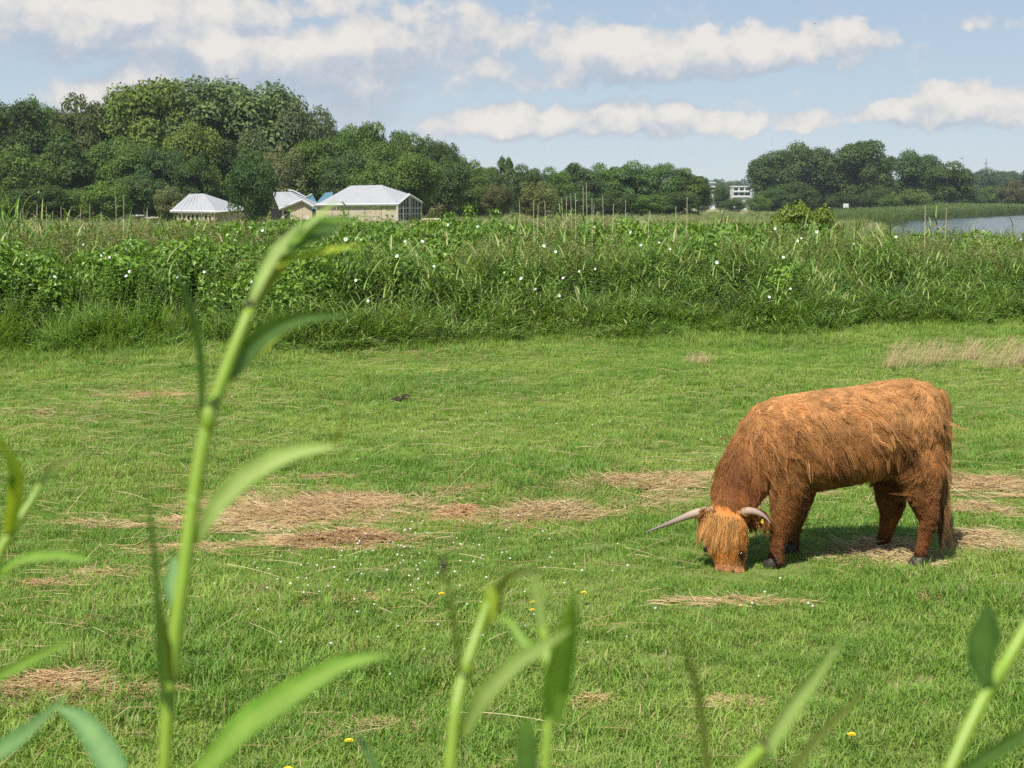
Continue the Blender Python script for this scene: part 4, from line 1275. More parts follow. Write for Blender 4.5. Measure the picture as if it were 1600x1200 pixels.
for a, b_ in ((A0, A1), (A1, AP), (AP, G1)): tube(acc, [a + (-.02, -.08, -.05), b_ + (.05, -.08, -.05)], [.16, .16], 4)
part('eave_trim', acc, [M_trim], B)
for k in range(5):
    u0, u1 = k / 5, (k + 1) / 5
    q0 = A0 + (A1 - A0) * u0; q1 = A0 + (A1 - A0) * u1; dx = q1 - q0; q0 = q0 + dx * .012; q1 = q1 - dx * .012
    acc = Acc(); obox(acc, q0[:2] + (0, .25), q1[:2] + (0, .25), 0, A0[2] - .1, .18); part('wall_panel', acc, [M_board], B)
acc = Acc(); obox(acc, A0[:2] + (0, .42), A1[:2] + (-.02, .42), 0, A0[2] - .12, .12); obox(acc, A3[:2], G1[:2], 0, A0[2] - .1, .2); obox(acc, A0[:2] + (.1, .5), A3[:2], 0, A0[2] - .1, .2)
part('inner_wall', acc, [M_dark], B)
# gable: posts, rails and dark panes between them
gd = G1[:2] - A1[:2]
def gtop(u): return (A1[2] + (AP[2] - A1[2]) * u / .45) if u < .45 else (AP[2] + (G1[2] - AP[2]) * (u - .45) / .55)
us = [0, .09, .21, .33, .47, .58, .70, .82, .97]
for i, u in enumerate(us):
    wd = .24 if i in (0, 4, 8) else .085
    if i == 4: wd = .5
    q = A1[:2] + gd * u; dd = gd / np.linalg.norm(gd) * wd / 2
    acc = Acc(); obox(acc, q - dd, q + dd, 0, gtop(u) - .12, .22)
    part('mullion', acc, [M_board if i == 4 else M_post], B)
for i in range(8):
    u0, u1 = us[i] + .02, us[i + 1] - .02
    p0 = A1[:2] + gd * u0; p1 = A1[:2] + gd * u1; off = np.array([-.06, .12])
    V = [(*(p0 + off), .1), (*(p1 + off), .1), (*(p1 + off), gtop(u1) - .2), (*(p0 + off), gtop(u0) - .2)]
    V2 = [(v[0] - .04, v[1] + .04, v[2]) for v in V]
    acc = Acc(); acc.add(V + V2, [(0, 1, 2, 3), (7, 6, 5, 4), (0, 4, 5, 1), (1, 5, 6, 2), (2, 6, 7, 3), (3, 7, 4, 0)])
    part('pane', acc, [m_glass], B)
acc = Acc()
for hz in (1.0, 1.7): obox(acc, A1[:2] + gd * .02, A1[:2] + gd * .96, hz, hz + .09, .14)
part('rail', acc, [M_trim], B)
acc = Acc(); obox(acc, A1[:2] + gd * 1.0 + (0, -.3), A1[:2] + (0, -.3), -.05, .12, 1.0); part('plinth', acc, [M_trim], B)

# --- low hall on the left
B2 = empty('low_hall', (X(310, 175), 175, 0), 'low hall with white hipped roof and row of dark openings, leftmost of the buildings', 'building')
Y2 = 175.0
e0 = bl(B2, 266, 329, Y2 + 1.5); e1 = bl(B2, 338, 330, Y2); e2 = bl(B2, 390, 326, Y2 + 6); e3 = np.array([e0[0] + 1, 9, e0[2]])
r0 = bl(B2, 296, 303, Y2 + 5); r1 = bl(B2, 319, 302.5, Y2 + 5)
acc = Acc(); slab_faces(acc, [[e0, e1, r1, r0], [e1, e2, r1], [e2, e3, r0, r1], [e3, e0, r0]], .14); ridges(acc, e0, e1, r1, r0, 9); part('roof', acc, [M_roof], B2)
acc = Acc(); tube(acc, [e0 + (0, -.05, -.1), e1 + (.05, -.05, -.1)], [.17, .17], 4); tube(acc, [e1 + (0, -.05, -.1), e2 + (0, -.05, -.1)], [.14, .14], 4); part('eave_trim', acc, [M_trim], B2)
w0 = bl(B2, 278, 331, Y2 + 1.7); w1 = bl(B2, 332, 331, Y2 + .5)
acc = Acc(); obox(acc, w0[:2] + (0, .9), w1[:2] + (0, .9), 0, e1[2] - .1, .1); part('inner_wall', acc, [M_dark], B2)
acc = Acc(); obox(acc, w0[:2], w1[:2], -.05, .28, .2); part('sill', acc, [M_board], B2)
acc = Acc(); obox(acc, w0[:2] + (0, .02), w1[:2] + (0, .02), e1[2] - .45, e1[2] - .12, .16); part('lintel', acc, [M_board], B2)
for k in range(9):
    q = w0[:2] + (w1[:2] - w0[:2]) * (k / 8.0); acc = Acc(); obox(acc, q - (.13, 0), q + (.13, 0), .28, e1[2] - .45, .22); part('post', acc, [M_post], B2)
w2 = bl(B2, 388, 330, Y2 + 6)
for k in range(3):
    q0 = w1[:2] + (w2[:2] - w1[:2]) * (k / 3 + .01); q1 = w1[:2] + (w2[:2] - w1[:2]) * ((k + 1) / 3 - .01)
    acc = Acc(); obox(acc, q0, q1, 0, e1[2] - .12, .2); part('wall_panel', acc, [M_board], B2)

# --- gabled middle building
B3 = empty('gabled_hall', (X(460, 180), 180, 0), 'small gabled building with white roof between the single tree and the big hall', 'building')
Y3 = 180.0
a0 = bl(B3, 436, 326, Y3); a1 = bl(B3, 490, 322, Y3); ap = bl(B3, 472, 312, Y3)
bk = np.array([-3.2, 9.0, 0])
t0_ = bl(B3, 425, 300, Y3 + 7); t1_ = bl(B3, 454, 299.5, Y3 + 7)
acc = Acc(); slab_faces(acc, [[a0, ap, t1_, t0_], [ap, a1, a1 + (.5, 8, 0), t1_]], .14); ridges(acc, a0, ap, t1_, t0_, 6); part('roof', acc, [M_roof], B3)
acc = Acc(); tube(acc, [a0 + (0, -.1, -.08), ap + (0, -.1, -.06), a1 + (0, -.1, -.08)], [.15, .15, .15], 4); part('eave_trim', acc, [M_trim], B3)
q0 = a0 + (.25, .3, -.12); q1 = a1 + (-.2, .3, -.12); qp = ap + (0, .3, -.15)
for (xa_, xb_, za, zb) in ((q0, qp, q0[2], qp[2]), (qp, q1, qp[2], q1[2])):
    acc = Acc(); V = [(xa_[0], .3, 0), (xb_[0] - .02, .3, 0), (xb_[0] - .02, .3, zb), (xa_[0], .3, za)]; V2 = [(v[0], .5, v[2]) for v in V]
    acc.add(V + V2, [(0, 1, 2, 3), (7, 6, 5, 4), (0, 4, 5, 1), (1, 5, 6, 2), (2, 6, 7, 3), (3, 7, 4, 0)]); part('wall_panel', acc, [M_board], B3)
acc = Acc(); box(acc, (q0[0] + .35, .22, .1), (q0[0] + 1.05, .29, 1.35)); part('dark_opening', acc, [M_dark], B3)  # dark slab on the wall stands for a shaded opening
acc = Acc(); box(acc, (q1[0] - .9, .22, .25), (q1[0] - .4, .29, .75)); part('notice_board', acc, [M_trim], B3)
acc = Acc(); obox(acc, (a0[0] - 1.2, 1.5), (a0[0] + .2, .4), 0, a0[2], .15); part('side_wall', acc, [M_dark], B3)

# --- teal folded roof behind
B4 = empty('teal_roofed_hall', (X(482, 190), 190, 0), 'building with folded teal blue roof seen between the white roofs', 'building')
Y4 = 190.0
pts_ = [bl(B4, 450, 298, Y4), bl(B4, 459, 299, Y4), bl(B4, 478, 309, Y4), bl(B4, 488, 304, Y4), bl(B4, 495, 316, Y4 - 1), bl(B4, 508, 301, Y4), bl(B4, 520, 300, Y4)]
acc = Acc(); low = [np.array([q[0], -2.0, 1.3]) for q in pts_]
slab_faces(acc, [[low[i], low[i + 1], pts_[i + 1]] for i in range(6)] + [[low[i], pts_[i + 1], pts_[i]] for i in range(6)], .1); part('roof', acc, [M_teal], B4)
acc = Acc(); tube(acc, [pts_[0] + (0, -.1, .05), pts_[1] + (0, -.1, .05), pts_[2] + (0, -.1, .05), pts_[3] + (0, -.1, .05)], [.12] * 4, 4); part('ridge_cap', acc, [M_trim], B4)
acc = Acc(); obox(acc, (pts_[0][0], .2), (pts_[-1][0], .2), 0, 2.2, .3); part('wall', acc, [M_board], B4)

# log pile right of the big hall
B5 = empty('log_pile', (X(678, 165), 165, 0), 'low pile of pale logs in the grass right of the glazed gable', 'logs')
for k in range(7):
    x0 = -1.3 + .40 * k; z = .16 + .26 * (k % 2); acc = Acc(); tube(acc, [(x0 - .55, rm.normal(0, .2), z), (x0 + .65, rm.normal(0, .2), z + .05)], [.16, .15], 7); part('log', acc, [M_post], B5)

# white flats far behind
def flats(px0, px1, py0, py1, y, label, floors, name='white_flats', col=None):
    x0, x1 = at(px0, 320, y)[0], at(px1, 320, y)[0]; z0, z1 = -1.0, at(800, py0, y)[2]; zb = at(800, py1, y)[2]
    o = empty(name, ((x0 + x1) / 2, y, 0), label, 'building', 'white houses far behind the trees')
    hw = (x1 - x0) / 2
    acc = Acc(); box(acc, (-hw, 0, z0), (hw, 9, z1)); part('wall', acc, [col or M_trim], o)
    acc = Acc(); box(acc, (-hw - .3, -.3, z1 + .003), (hw + .3, 9.3, z1 + .45)); part('roof', acc, [M_trim], o)
    hgt = (z1 - zb) / floors
    for f in range(floors):
        for k in range(3):
            a = -hw + hw * 2 * (k + .12) / 3; b_ = -hw + hw * 2 * (k + .88) / 3
            acc = Acc(); box(acc, (a, -.12, zb + f * hgt + hgt * .35), (b_, .02, zb + f * hgt + hgt * .82)); part('window', acc, [m_glass], o)
        acc = Acc(); box(acc, (-hw * .97, -.9, zb + f * hgt), (hw * .99, -.02, zb + f * hgt + hgt * .18)); part('balcony', acc, [M_trim], o)
    return o
flats(1145, 1172, 292, 308, 640, 'white flat roofed block with dark window bands left of the big lakeside trees', 2)
flats(1107, 1117, 286, 299, 660, 'narrow white house front at the end of the tree line', 2)
flats(1086, 1098, 275, 290, 900, 'pinkish far house top above the end of the tree line', 2, 'far_house', sheetmat('pink_render', (.58, .46, .42), 1))
acc = Acc(); q = at(1322, 313, 425); box(acc, (-.8, -.05, 1.3), (.8, .05, 2.5)); box(acc, (-.7, -.04, 0), (-.6, .04, 1.2)); box(acc, (.6, -.04, 0), (.7, .04, 1.2))
tag(part('notice_board', acc, [M_trim], None, False, (q[0], 425, 0)), 'small pale board standing in the shade under the lakeside trees', 'board')
# mast on the skyline, two birds
y = 820; q = at(1541, 248, y); acc = Acc(); tube(acc, [(0, 0, 0), (0, 0, q[2])], [.5, .25], 6); box(acc, (-1.0, -.3, q[2] - 3), (1.0, .3, q[2] - 2.4))
M_steel = plain('grey_steel', (.25, .26, .28), .5, .4)
tag(part('mast', acc, [M_steel], None, False, (q[0], y, 0)), 'thin grey mast above the far trees across the lake', 'mast')
M_bird = plain('bird_plumage', (.06, .06, .07), .7, .2)
for px, py, y, sc_, lab in ((1503, 248, 180, 1.0, 'small bird flying over the lake left of the mast'), (1273, 37, 150, .6, 'tiny bird high up in the sky above the lakeside trees')):
    q = at(px, py, y); acc = Acc()
    tube(acc, [(-.22 * sc_, 0, 0), (-.08 * sc_, 0, .02), (.1 * sc_, 0, .02), (.24 * sc_, 0, 0)], [.01, .06 * sc_, .06 * sc_, .015], 6)
    for s in (-1, 1): acc.add([(-.06 * sc_, 0, .02), (.1 * sc_, 0, .02), (.03 * sc_, s * .3 * sc_, .22 * sc_), (-.1 * sc_, s * .55 * sc_, .12 * sc_), (-.1 * sc_, s * .3 * sc_, .18 * sc_)], [(0, 1, 2, 4), (4, 2, 3)])
    o = part('bird', acc, [M_bird], None, False, q); o.rotation_euler[2] = .9
    tag(o, lab, 'bird')

# ================================================================== HIGHLAND COW
CY = float(ground(1213, 887)[1]) + 0.17          # depth of the animal's midline
CX = at(1320, 700, CY)[0]
COW = np.array([CX, CY, 0.0])
def cw(px, py, dy=0.0): return at(px, py, CY + dy) - COW      # photo outline point at lateral offset dy, in the cow's frame
PXM = np.linalg.norm(cw(1321, 700) - cw(1320, 700))           # metres per photo pixel at the cow

bmv, bmf = [], []
def loft(rings, cap=True):
    """rings: list of (n,3); joined into the body volume"""
    n = len(rings[0]); b = sum(len(q) for q in bmv)
    for r_i in rings: bmv.append(np.array(r_i))
    for i in range(len(rings) - 1):
        for k in range(n):
            k2 = (k + 1) % n
            bmf.append((b + i * n + k, b + i * n + k2, b + (i + 1) * n + k2, b + (i + 1) * n + k))
    bmf.append(tuple(b + k for k in range(n - 1, -1, -1))); bmf.append(tuple(b + (len(rings) - 1) * n + k for k in range(n)))

ANG = np.linspace(0, 2 * math.pi, 20, endpoint=False)
def sup(a, e): return np.sign(a) * np.abs(a) ** e
# trunk: photo column, top, bottom, half width
TR = [(1472, 640, 690, .06), (1466, 620, 725, .12), (1456, 603, 748, .18), (1440, 594, 756, .225), (1412, 591, 752, .255), (1380, 594, 752, .265), (1350, 600, 760, .275),
      (1310, 606, 768, .29), (1270, 610, 773, .285), (1235, 615, 775, .265), (1205, 622, 778, .24), (1182, 632, 776, .20), (1166, 650, 764, .15), (1155, 672, 750, .09)]
rings = []
for (px, tp_, bt_, hw) in TR:
    zt = cw(px, tp_ + 3)[2]; zb = cw(px, bt_ - 11)[2]; x = cw(px, (tp_ + bt_) / 2)[0]; zm = zb + (zt - zb) * .47
    rings.append([(x, hw * sup(np.cos(a), .82), (zm + (zt - zm) * sup(np.sin(a), .9)) if np.sin(a) > 0 else (zm + (zm - zb) * sup(np.sin(a), .9))) for a in ANG])
loft(rings)
def limb(pts, n=16, ry=1.0):
    """pts: (px, py, dy, half width px, lateral radius m) along a limb or neck"""
    P = np.array([[*cw(q[0], q[1], q[2]), q[3] * PXM, q[4]] for q in pts])
    Q = spline(P, len(pts) * 3)
    T = np.gradient(Q[:, :3], axis=0); T /= np.linalg.norm(T, axis=1)[:, None]
    rs = []
    for q, t_ in zip(Q, T):
        b_ = np.array([0, 1., 0]); a_ = np.cross(b_, t_); a_ /= np.linalg.norm(a_); b_ = np.cross(t_, a_)
        rs.append([q[:3] + a_ * q[3] * math.cos(w_) + b_ * q[4] * math.sin(w_) for w_ in np.linspace(0, 2 * math.pi, n, endpoint=False)])
    loft(rs)
# neck, swinging towards the camera
limb([(1205, 690, .0, 50, .17), (1184, 712, -.03, 45, .155), (1168, 738, -.07, 41, .14), (1155, 766, -.12, 37, .125), (1145, 792, -.17, 33, .11), (1138, 812, -.20, 28, .09)])
# shoulder and near fore leg
limb([(1228, 690, -.13, 42, .11), (1232, 735, -.16, 34, .10), (1229, 775, -.17, 26, .085), (1225, 808, -.17, 20, .07), (1218, 832, -.17, 13, .050), (1215, 852, -.17, 11, .043), (1213, 868, -.175, 12, .048), (1212, 880, -.18, 15, .058)])
# far fore leg
limb([(1240, 690, .13, 42, .11), (1248, 740, .15, 32, .09), (1248, 775, .16, 24, .08), (1244, 805, .16, 15, .056), (1240, 832, .16, 10.5, .044), (1238, 852, .16, 10.5, .044), (1237, 868, .16, 14, .055)])
# near hind leg: thigh, stifle, hock, shank
limb([(1432, 680, -.11, 36, .11), (1436, 720, -.14, 36, .11), (1440, 752, -.15, 32, .095), (1445, 782, -.16, 23, .075), (1450, 808, -.165, 15, .057), (1446, 832, -.165, 9.5, .042), (1441, 852, -.17, 8.5, .039), (1438, 868, -.17, 11, .048)])
# far hind leg, stepped forward
limb([(1410, 690, .12, 42, .12), (1400, 735, .15, 34, .10), (1393, 768, .17, 27, .085), (1393, 795, .18, 19, .064), (1387, 820, .18, 12, .047), (1381, 842, .18, 10.5, .043), (1377, 856, .185, 14.5, .055)])
# head: rings facing left and towards the camera
YAW = R(30)
fn = np.array([-math.sin(YAW), -math.cos(YAW), 0]); sd_ = np.array([math.cos(YAW), -math.sin(YAW), 0])
HEAD = [(1131, 794, -.20, 18, .055), (1131, 804, -.22, 29, .085), (1131, 818, -.235, 34, .105), (1133, 838, -.245, 34, .118), (1136, 856, -.25, 31, .112), (1139, 870, -.26, 25, .098), (1140, 882, -.27, 21.5, .082), (1141, 892, -.275, 23, .074), (1141, 900, -.275, 20, .058), (1141, 906, -.27, 12, .03)]
rings = []
for (px, py, dy, hw, dh) in HEAD:
    c = cw(px, py, dy)
    rings.append([c + sd_ * hw * PXM * sup(np.cos(a), .85) + fn * dh * sup(np.sin(a), .85) for a in ANG])
loft(rings)
raw = bpy.data.meshes.new('body_raw')
raw.from_pydata(np.concatenate(bmv).tolist(), [], bmf)
tmp = bpy.data.objects.new('body_raw', raw); COL.objects.link(tmp)
bm = bmesh.new(); bm.from_mesh(raw); bmesh.ops.recalc_face_normals(bm, faces=bm.faces); bm.to_mesh(raw); bm.free()
md = tmp.modifiers.new('r', 'REMESH'); md.mode = 'VOXEL'; md.voxel_size = .013
md = tmp.modifiers.new('s', 'SMOOTH'); md.factor = .5; md.iterations = 7
bpy.context.view_layer.update()
dg = bpy.context.evaluated_depsgraph_get()
body_me = bpy.data.meshes.new_from_object(tmp.evaluated_get(dg))
bpy.data.objects.remove(tmp)
body_me.name = 'cow_body'
nv = len(body_me.vertices)
BV = np.empty(nv * 3, np.float32); body_me.vertices.foreach_get('co', BV); BV = BV.reshape(-1, 3).astype(float)
# soft hair-coat relief
BV[:, 2] = np.where(BV[:, 2] < .0, 0.0, BV[:, 2])
body_me.vertices.foreach_set('co', BV.astype(np.float32).ravel()); body_me.update()

# coat colour by place on the body (its own colouring, with some belly shade put into it)
PX_ = lambda P: 1320 + P[:, 0] / PXM
HOOFZ = .075
def pxz(px, py): return cw(px, py)
sh_c = cw(1150, 745, -.08)
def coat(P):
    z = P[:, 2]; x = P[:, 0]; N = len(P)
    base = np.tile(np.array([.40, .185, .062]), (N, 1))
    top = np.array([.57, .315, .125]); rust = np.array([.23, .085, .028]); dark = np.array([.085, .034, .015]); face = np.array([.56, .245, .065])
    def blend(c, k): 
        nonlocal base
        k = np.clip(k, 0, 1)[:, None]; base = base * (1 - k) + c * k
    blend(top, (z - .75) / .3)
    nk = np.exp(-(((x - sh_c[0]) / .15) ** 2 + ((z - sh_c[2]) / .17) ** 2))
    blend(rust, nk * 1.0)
    blend(rust, np.clip((.56 - z) / .12, 0, 1) * .62 * (x > pxz(1215, 700)[0]))  # redder legs and belly; the belly is partly shade put into the colour
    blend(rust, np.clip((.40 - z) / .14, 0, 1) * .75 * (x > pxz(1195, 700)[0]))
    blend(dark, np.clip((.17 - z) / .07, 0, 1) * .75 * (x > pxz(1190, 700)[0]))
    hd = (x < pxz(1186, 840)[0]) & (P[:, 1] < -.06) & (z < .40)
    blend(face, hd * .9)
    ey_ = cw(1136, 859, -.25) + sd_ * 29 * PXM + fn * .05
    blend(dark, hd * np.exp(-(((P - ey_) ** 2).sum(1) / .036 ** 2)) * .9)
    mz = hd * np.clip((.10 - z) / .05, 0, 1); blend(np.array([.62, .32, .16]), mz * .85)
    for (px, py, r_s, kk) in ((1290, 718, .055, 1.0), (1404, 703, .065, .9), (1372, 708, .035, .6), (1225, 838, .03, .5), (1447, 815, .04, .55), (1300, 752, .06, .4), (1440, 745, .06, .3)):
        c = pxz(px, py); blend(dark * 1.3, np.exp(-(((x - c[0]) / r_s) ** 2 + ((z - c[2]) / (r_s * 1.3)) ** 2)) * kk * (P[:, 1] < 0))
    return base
ct = body_me.attributes.new('col', 'FLOAT_COLOR', 'POINT')
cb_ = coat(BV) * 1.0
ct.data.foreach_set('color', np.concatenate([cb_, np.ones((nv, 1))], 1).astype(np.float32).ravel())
body_me.polygons.foreach_set('use_smooth', np.ones(len(body_me.polygons), bool))
M_hide = strand_mat('cow_hide', .8, .15)
body_me.materials.clear(); body_me.materials.append(M_hide)
cow = empty('highland_cow', COW, 'shaggy ginger highland cow with long horns grazing with its head down', 'cow')
link('body', body_me, cow)

# ---- fur
rf_ = np.random.default_rng(303)
body_me.calc_loop_triangles()
nt = len(body_me.loop_triangles)
TI = np.empty(nt * 3, np.int32); body_me.loop_triangles.foreach_get('vertices', TI); TI = TI.reshape(-1, 3)
VN = np.empty(nv * 3, np.float32); body_me.vertex_normals.foreach_get('vector', VN); VN = VN.reshape(-1, 3).astype(float)
A_, B_, C_ = BV[TI[:, 0]], BV[TI[:, 1]], BV[TI[:, 2]]
ar = np.linalg.norm(np.cross(B_ - A_, C_ - A_), axis=1)
def sample(n, wfun=None):
    w_ = ar.copy()
    if wfun is not None: w_ = w_ * wfun((A_ + B_ + C_) / 3)
    tri = rf_.choice(nt, n, p=w_ / w_.sum())
    u = rf_.uniform(size=n); v = rf_.uniform(size=n); fl = u + v > 1; u = np.where(fl, 1 - u, u); v = np.where(fl, 1 - v, v)
    P = A_[tri] + (B_ - A_)[tri] * u[:, None] + (C_ - A_)[tri] * v[:, None]
    Nn = VN[TI[tri, 0]] * (1 - u - v)[:, None] + VN[TI[tri, 1]] * u[:, None] + VN[TI[tri, 2]] * v[:, None]
    return P, Nn / np.linalg.norm(Nn, axis=1)[:, None]
def n3(P, seed, f):
    return np.stack([smoothnoise(P[:, 0] * 1.0 + P[:, 1] * .7, P[:, 2] - P[:, 1] * .5, seed + k, 3, f) for k in range(3)], 1)
N_F = 135000
P, Nn = sample(N_F, lambda c: np.where(c[:, 1] < .12, 1.25, .7) * np.where(c[:, 2] < .02, 0, 1))
hdm = (P[:, 0] < pxz(1188, 840)[0]) & (P[:, 1] < -.05) & (P[:, 2] < .40)
neck = np.exp(-(((P[:, 0] - sh_c[0]) / .16) ** 2 + ((P[:, 2] - sh_c[2]) / .2) ** 2)) * (~hdm)
# combing: back along the body and down, swirls, clumps
flow = np.tile(np.array([.55, 0, -1.0]), (N_F, 1))
back = np.clip((P[:, 2] - .92) / .12, 0, 1)
flow = flow * (1 - back)[:, None] + np.array([1.0, 0, -.12]) * back[:, None]
rump = np.clip((P[:, 0] - pxz(1400, 700)[0]) / .2, 0, 1)
flow += rump[:, None] * np.array([-.35, 0, -.35])
flow += neck[:, None] * np.array([.15, -.1, -.5])
leg = np.clip((.50 - P[:, 2]) / .1, 0, 1) * (~hdm)
flow = flow * (1 - leg[:, None]) + leg[:, None] * np.array([.25, 0, -1.0])
flow[hdm] = np.array([0, -.1, -1.0])
flow += n3(P, 400, 8.0) * .75 * (1 - .6 * hdm)[:, None] + n3(P, 410, 26.0) * .40 * (1 - .7 * hdm)[:, None]
ff = flow - Nn * (flow * Nn).sum(1)[:, None]; ff /= np.linalg.norm(ff, axis=1)[:, None] + 1e-6
ln = .056 * (1 - .1 * back) + .045 * neck - .026 * np.clip((.66 - P[:, 2]) / .12, 0, 1) * (P[:, 2] > .40)
ln = np.where(leg > .5, .024, ln); ln = np.where(P[:, 2] < .15, .016, ln); ln = np.where(hdm, np.where(P[:, 2] < .09, .009, .020), ln)
ln = ln * rf_.uniform(.55, 1.25, N_F) * (1 + .25 * n3(P, 430, 9.0)[:, 0])
# clump: strands share the direction and tip of the clump they grow in
cell = .034
key = np.floor((P + n3(P, 420, 12.0) * .012) / cell).astype(np.int64)
h = (key[:, 0] * 73856093) ^ (key[:, 1] * 19349663) ^ (key[:, 2] * 83492791)
_, inv = np.unique(h, return_inverse=True); ncl = inv.max() + 1
cntc = np.bincount(inv, minlength=ncl)[:, None]
cen = np.stack([np.bincount(inv, P[:, k], ncl) for k in range(3)], 1) / cntc
fdc = np.stack([np.bincount(inv, ff[:, k], ncl) for k in range(3)], 1) / cntc
clr = rf_.normal(0, 1, (ncl, 3)); clv = np.clip(1 + rf_.normal(0, .10, ncl), .6, 1.4); cln = rf_.uniform(.8, 1.3, ncl)
fdc = fdc + clr * .14
ln *= cln[inv]
s_ = np.linspace(0, 1, 5)
lift = np.where(hdm, .10, .17) * rf_.uniform(.5, 1.3, N_F)
d1 = ff * .7 + fdc[inv] * .3
tipc = cen[inv] + fdc[inv] * (ln[:, None]) + Nn * (ln * lift * .8)[:, None]
strand = P[:, None, :] + d1[:, None, :] * ln[:, None, None] * s_[None, :, None] + Nn[:, None, :] * (ln * lift)[:, None, None] * (np.sin(s_ * 2.2))[None, :, None]
pull = (.30 * s_ ** 1.5)[None, :, None] * rf_.uniform(.4, 1.1, N_F)[:, None, None]
strand = strand * (1 - pull) + (P[:, None, :] * (1 - s_)[None, :, None] + tipc[:, None, :] * s_[None, :, None]) * pull
strand[:, :, 2] -= (ln * .22)[:, None] * (s_ ** 2)[None, :]
strand += rf_.normal(0, .0028, strand.shape) * s_[None, :, None]
rad = rf_.uniform(.0008, .0014, N_F)[:, None] * np.array([1.1, 1.0, .9, .7, .3])
band = 1 + .18 * smoothnoise(P[:, 0] * 1.2 + P[:, 2] * .6, P[:, 2] * .8 - P[:, 0] * .5, 440, 3, 16.0)
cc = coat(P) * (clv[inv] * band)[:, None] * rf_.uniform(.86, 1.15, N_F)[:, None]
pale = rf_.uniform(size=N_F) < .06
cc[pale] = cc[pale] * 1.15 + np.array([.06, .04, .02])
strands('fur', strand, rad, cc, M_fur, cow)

# long locks hanging on neck, shoulder and thigh
def locks(name, roots, dirs, L, n_per, spread, col, seed, rad0=.0013, parent=None, wav=.012, kp=7):
    r = np.random.default_rng(seed); out = []; cs = []; rd = []
    s = np.linspace(0, 1, kp)
    for p, d, l, c in zip(roots, dirs, L, col):
        d = d / np.linalg.norm(d); ph = r.uniform(0, 6.28); fr = r.uniform(4, 8); wv = r.normal(0, 1, 3); wv /= np.linalg.norm(wv)
        o0 = r.normal(0, spread, (n_per, 3)); ll = l * r.uniform(.75, 1.1, n_per)
        q = p + o0[:, None, :] * (1 - .55 * s)[None, :, None] + d[None, None, :] * (ll[:, None] * s[None, :])[:, :, None]
        q = q + (wv[None, None, :] * (np.sin(s * fr + ph) * wav * s)[None, :, None])
        q[:, :, 2] -= (l * .25 * s ** 2)[None, :]
        out.append(q); cs.append(np.tile(c, (n_per, 1)) * r.uniform(.75, 1.3, n_per)[:, None]); rd.append(np.full(n_per, rad0))
    q = np.concatenate(out); rr = np.concatenate(rd)[:, None] * np.linspace(1, .35, kp)[None, :]
    return strands(name, q, rr, np.concatenate(cs), M_fur, parent if parent is not None else cow)
Pl, Nl = sample(330, lambda c: (c[:, 1] < .05) * (.10 + 2.0 * np.exp(-(((c[:, 0] - pxz(1175, 690)[0]) / .15) ** 2 + ((c[:, 2] - pxz(1175, 690)[2]) / .2) ** 2)) + .8 * np.exp(-(((c[:, 0] - pxz(1446, 770)[0]) / .06) ** 2 + ((c[:, 2] - pxz(1446, 775)[2]) / .10) ** 2))) * (c[:, 2] > .58) * (c[:, 2] < .93) * ((c[:, 2] > .66) | (c[:, 0] > pxz(1425, 700)[0]) | (c[:, 0] < pxz(1215, 700)[0])))
dl = np.array([.40, -.05, -.9]) + rf_.normal(0, .32, (330, 3)) + Nl * .22
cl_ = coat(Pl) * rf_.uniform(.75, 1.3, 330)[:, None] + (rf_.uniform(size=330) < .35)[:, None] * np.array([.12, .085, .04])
locks('shaggy_locks', Pl + Nl * .008, dl, rf_.uniform(.06, .13, 330), 10, .010, cl_, 505, .0010, None, .016)

# forelock falling over the face
nfl = 100
rts, dr, LL, cf = [], [], [], []
for k in range(nfl):
    u = rf_.uniform(-1, 1)
    base_ = cw(1131, 799 + 5 * abs(u) + rf_.uniform(-3, 16), -.22) + sd_ * u * 29 * PXM * .95 + fn * (.100 * (1 - .35 * u * u))
    rts.append(base_); dr.append(sd_ * .15 * u + fn * .46 + np.array([0, 0, -1.0]) + rf_.normal(0, .08, 3)); LL.append(rf_.uniform(.07, .175) * (1 - .25 * abs(u)))
    cf.append(np.array([.66, .38, .135]) * rf_.uniform(.5, 1.3))
locks('forelock', rts, dr, LL, 12, .013, cf, 606, .0011, None, .008)

# tail: dock hanging down the rump, long switch
tl = np.array([cw(1466, 612, -.02), cw(1476, 625, -.03), cw(1480, 655, -.04), cw(1478, 700, -.06), cw(1474, 745, -.07), cw(1472, 785, -.07)])
acc = Acc(); pth = spline(tl, 16); tube(acc, pth, np.linspace(.030, .010, 16), 10)
tm = acc.mesh('tail', [plain('tail_hide', (.30, .13, .045), .8, .15)], True)
tail = link('tail', tm, cow)
rts, dr, LL, cf = [], [], [], []
for k in range(330):
    u = rf_.uniform(); p = pth[min(int(u * 15), 15)] + rf_.normal(0, .010, 3)
    rts.append(p); sw = np.clip((u - .45) * 2, 0, 1)
    dr.append(np.array([.04 + .10 * sw * rf_.normal(.2, .6), rf_.normal(0, .07), -1.0]) + rf_.normal(0, .05, 3)); LL.append(.10 + .13 * u * rf_.uniform(.4, 1.1))
    dark_ = np.clip((u - .8) * 3, 0, .5) * (rf_.uniform() < .5)
    cf.append(np.array([.47, .27, .115]) * (1 - dark_) * rf_.uniform(.6, 1.1))
locks('tail_hair', rts, dr, LL, 9, .007, cf, 707, .0013, tail, .008)
rts, dr, LL, cf = [], [], [], []
for k in range(46):
    rts.append(cw(1474 + rf_.normal(0, 3), 804 + rf_.uniform(-16, 14), -.07)); dr.append(np.array([.30 + rf_.normal(0, .16), rf_.normal(0, .1), -1.0])); LL.append(rf_.uniform(.10, .17)); cf.append(np.array([.12, .075, .045]) * rf_.uniform(.6, 1.3))
locks('tail_switch', rts, dr, LL, 14, .009, cf, 708, .0014, tail, .01)

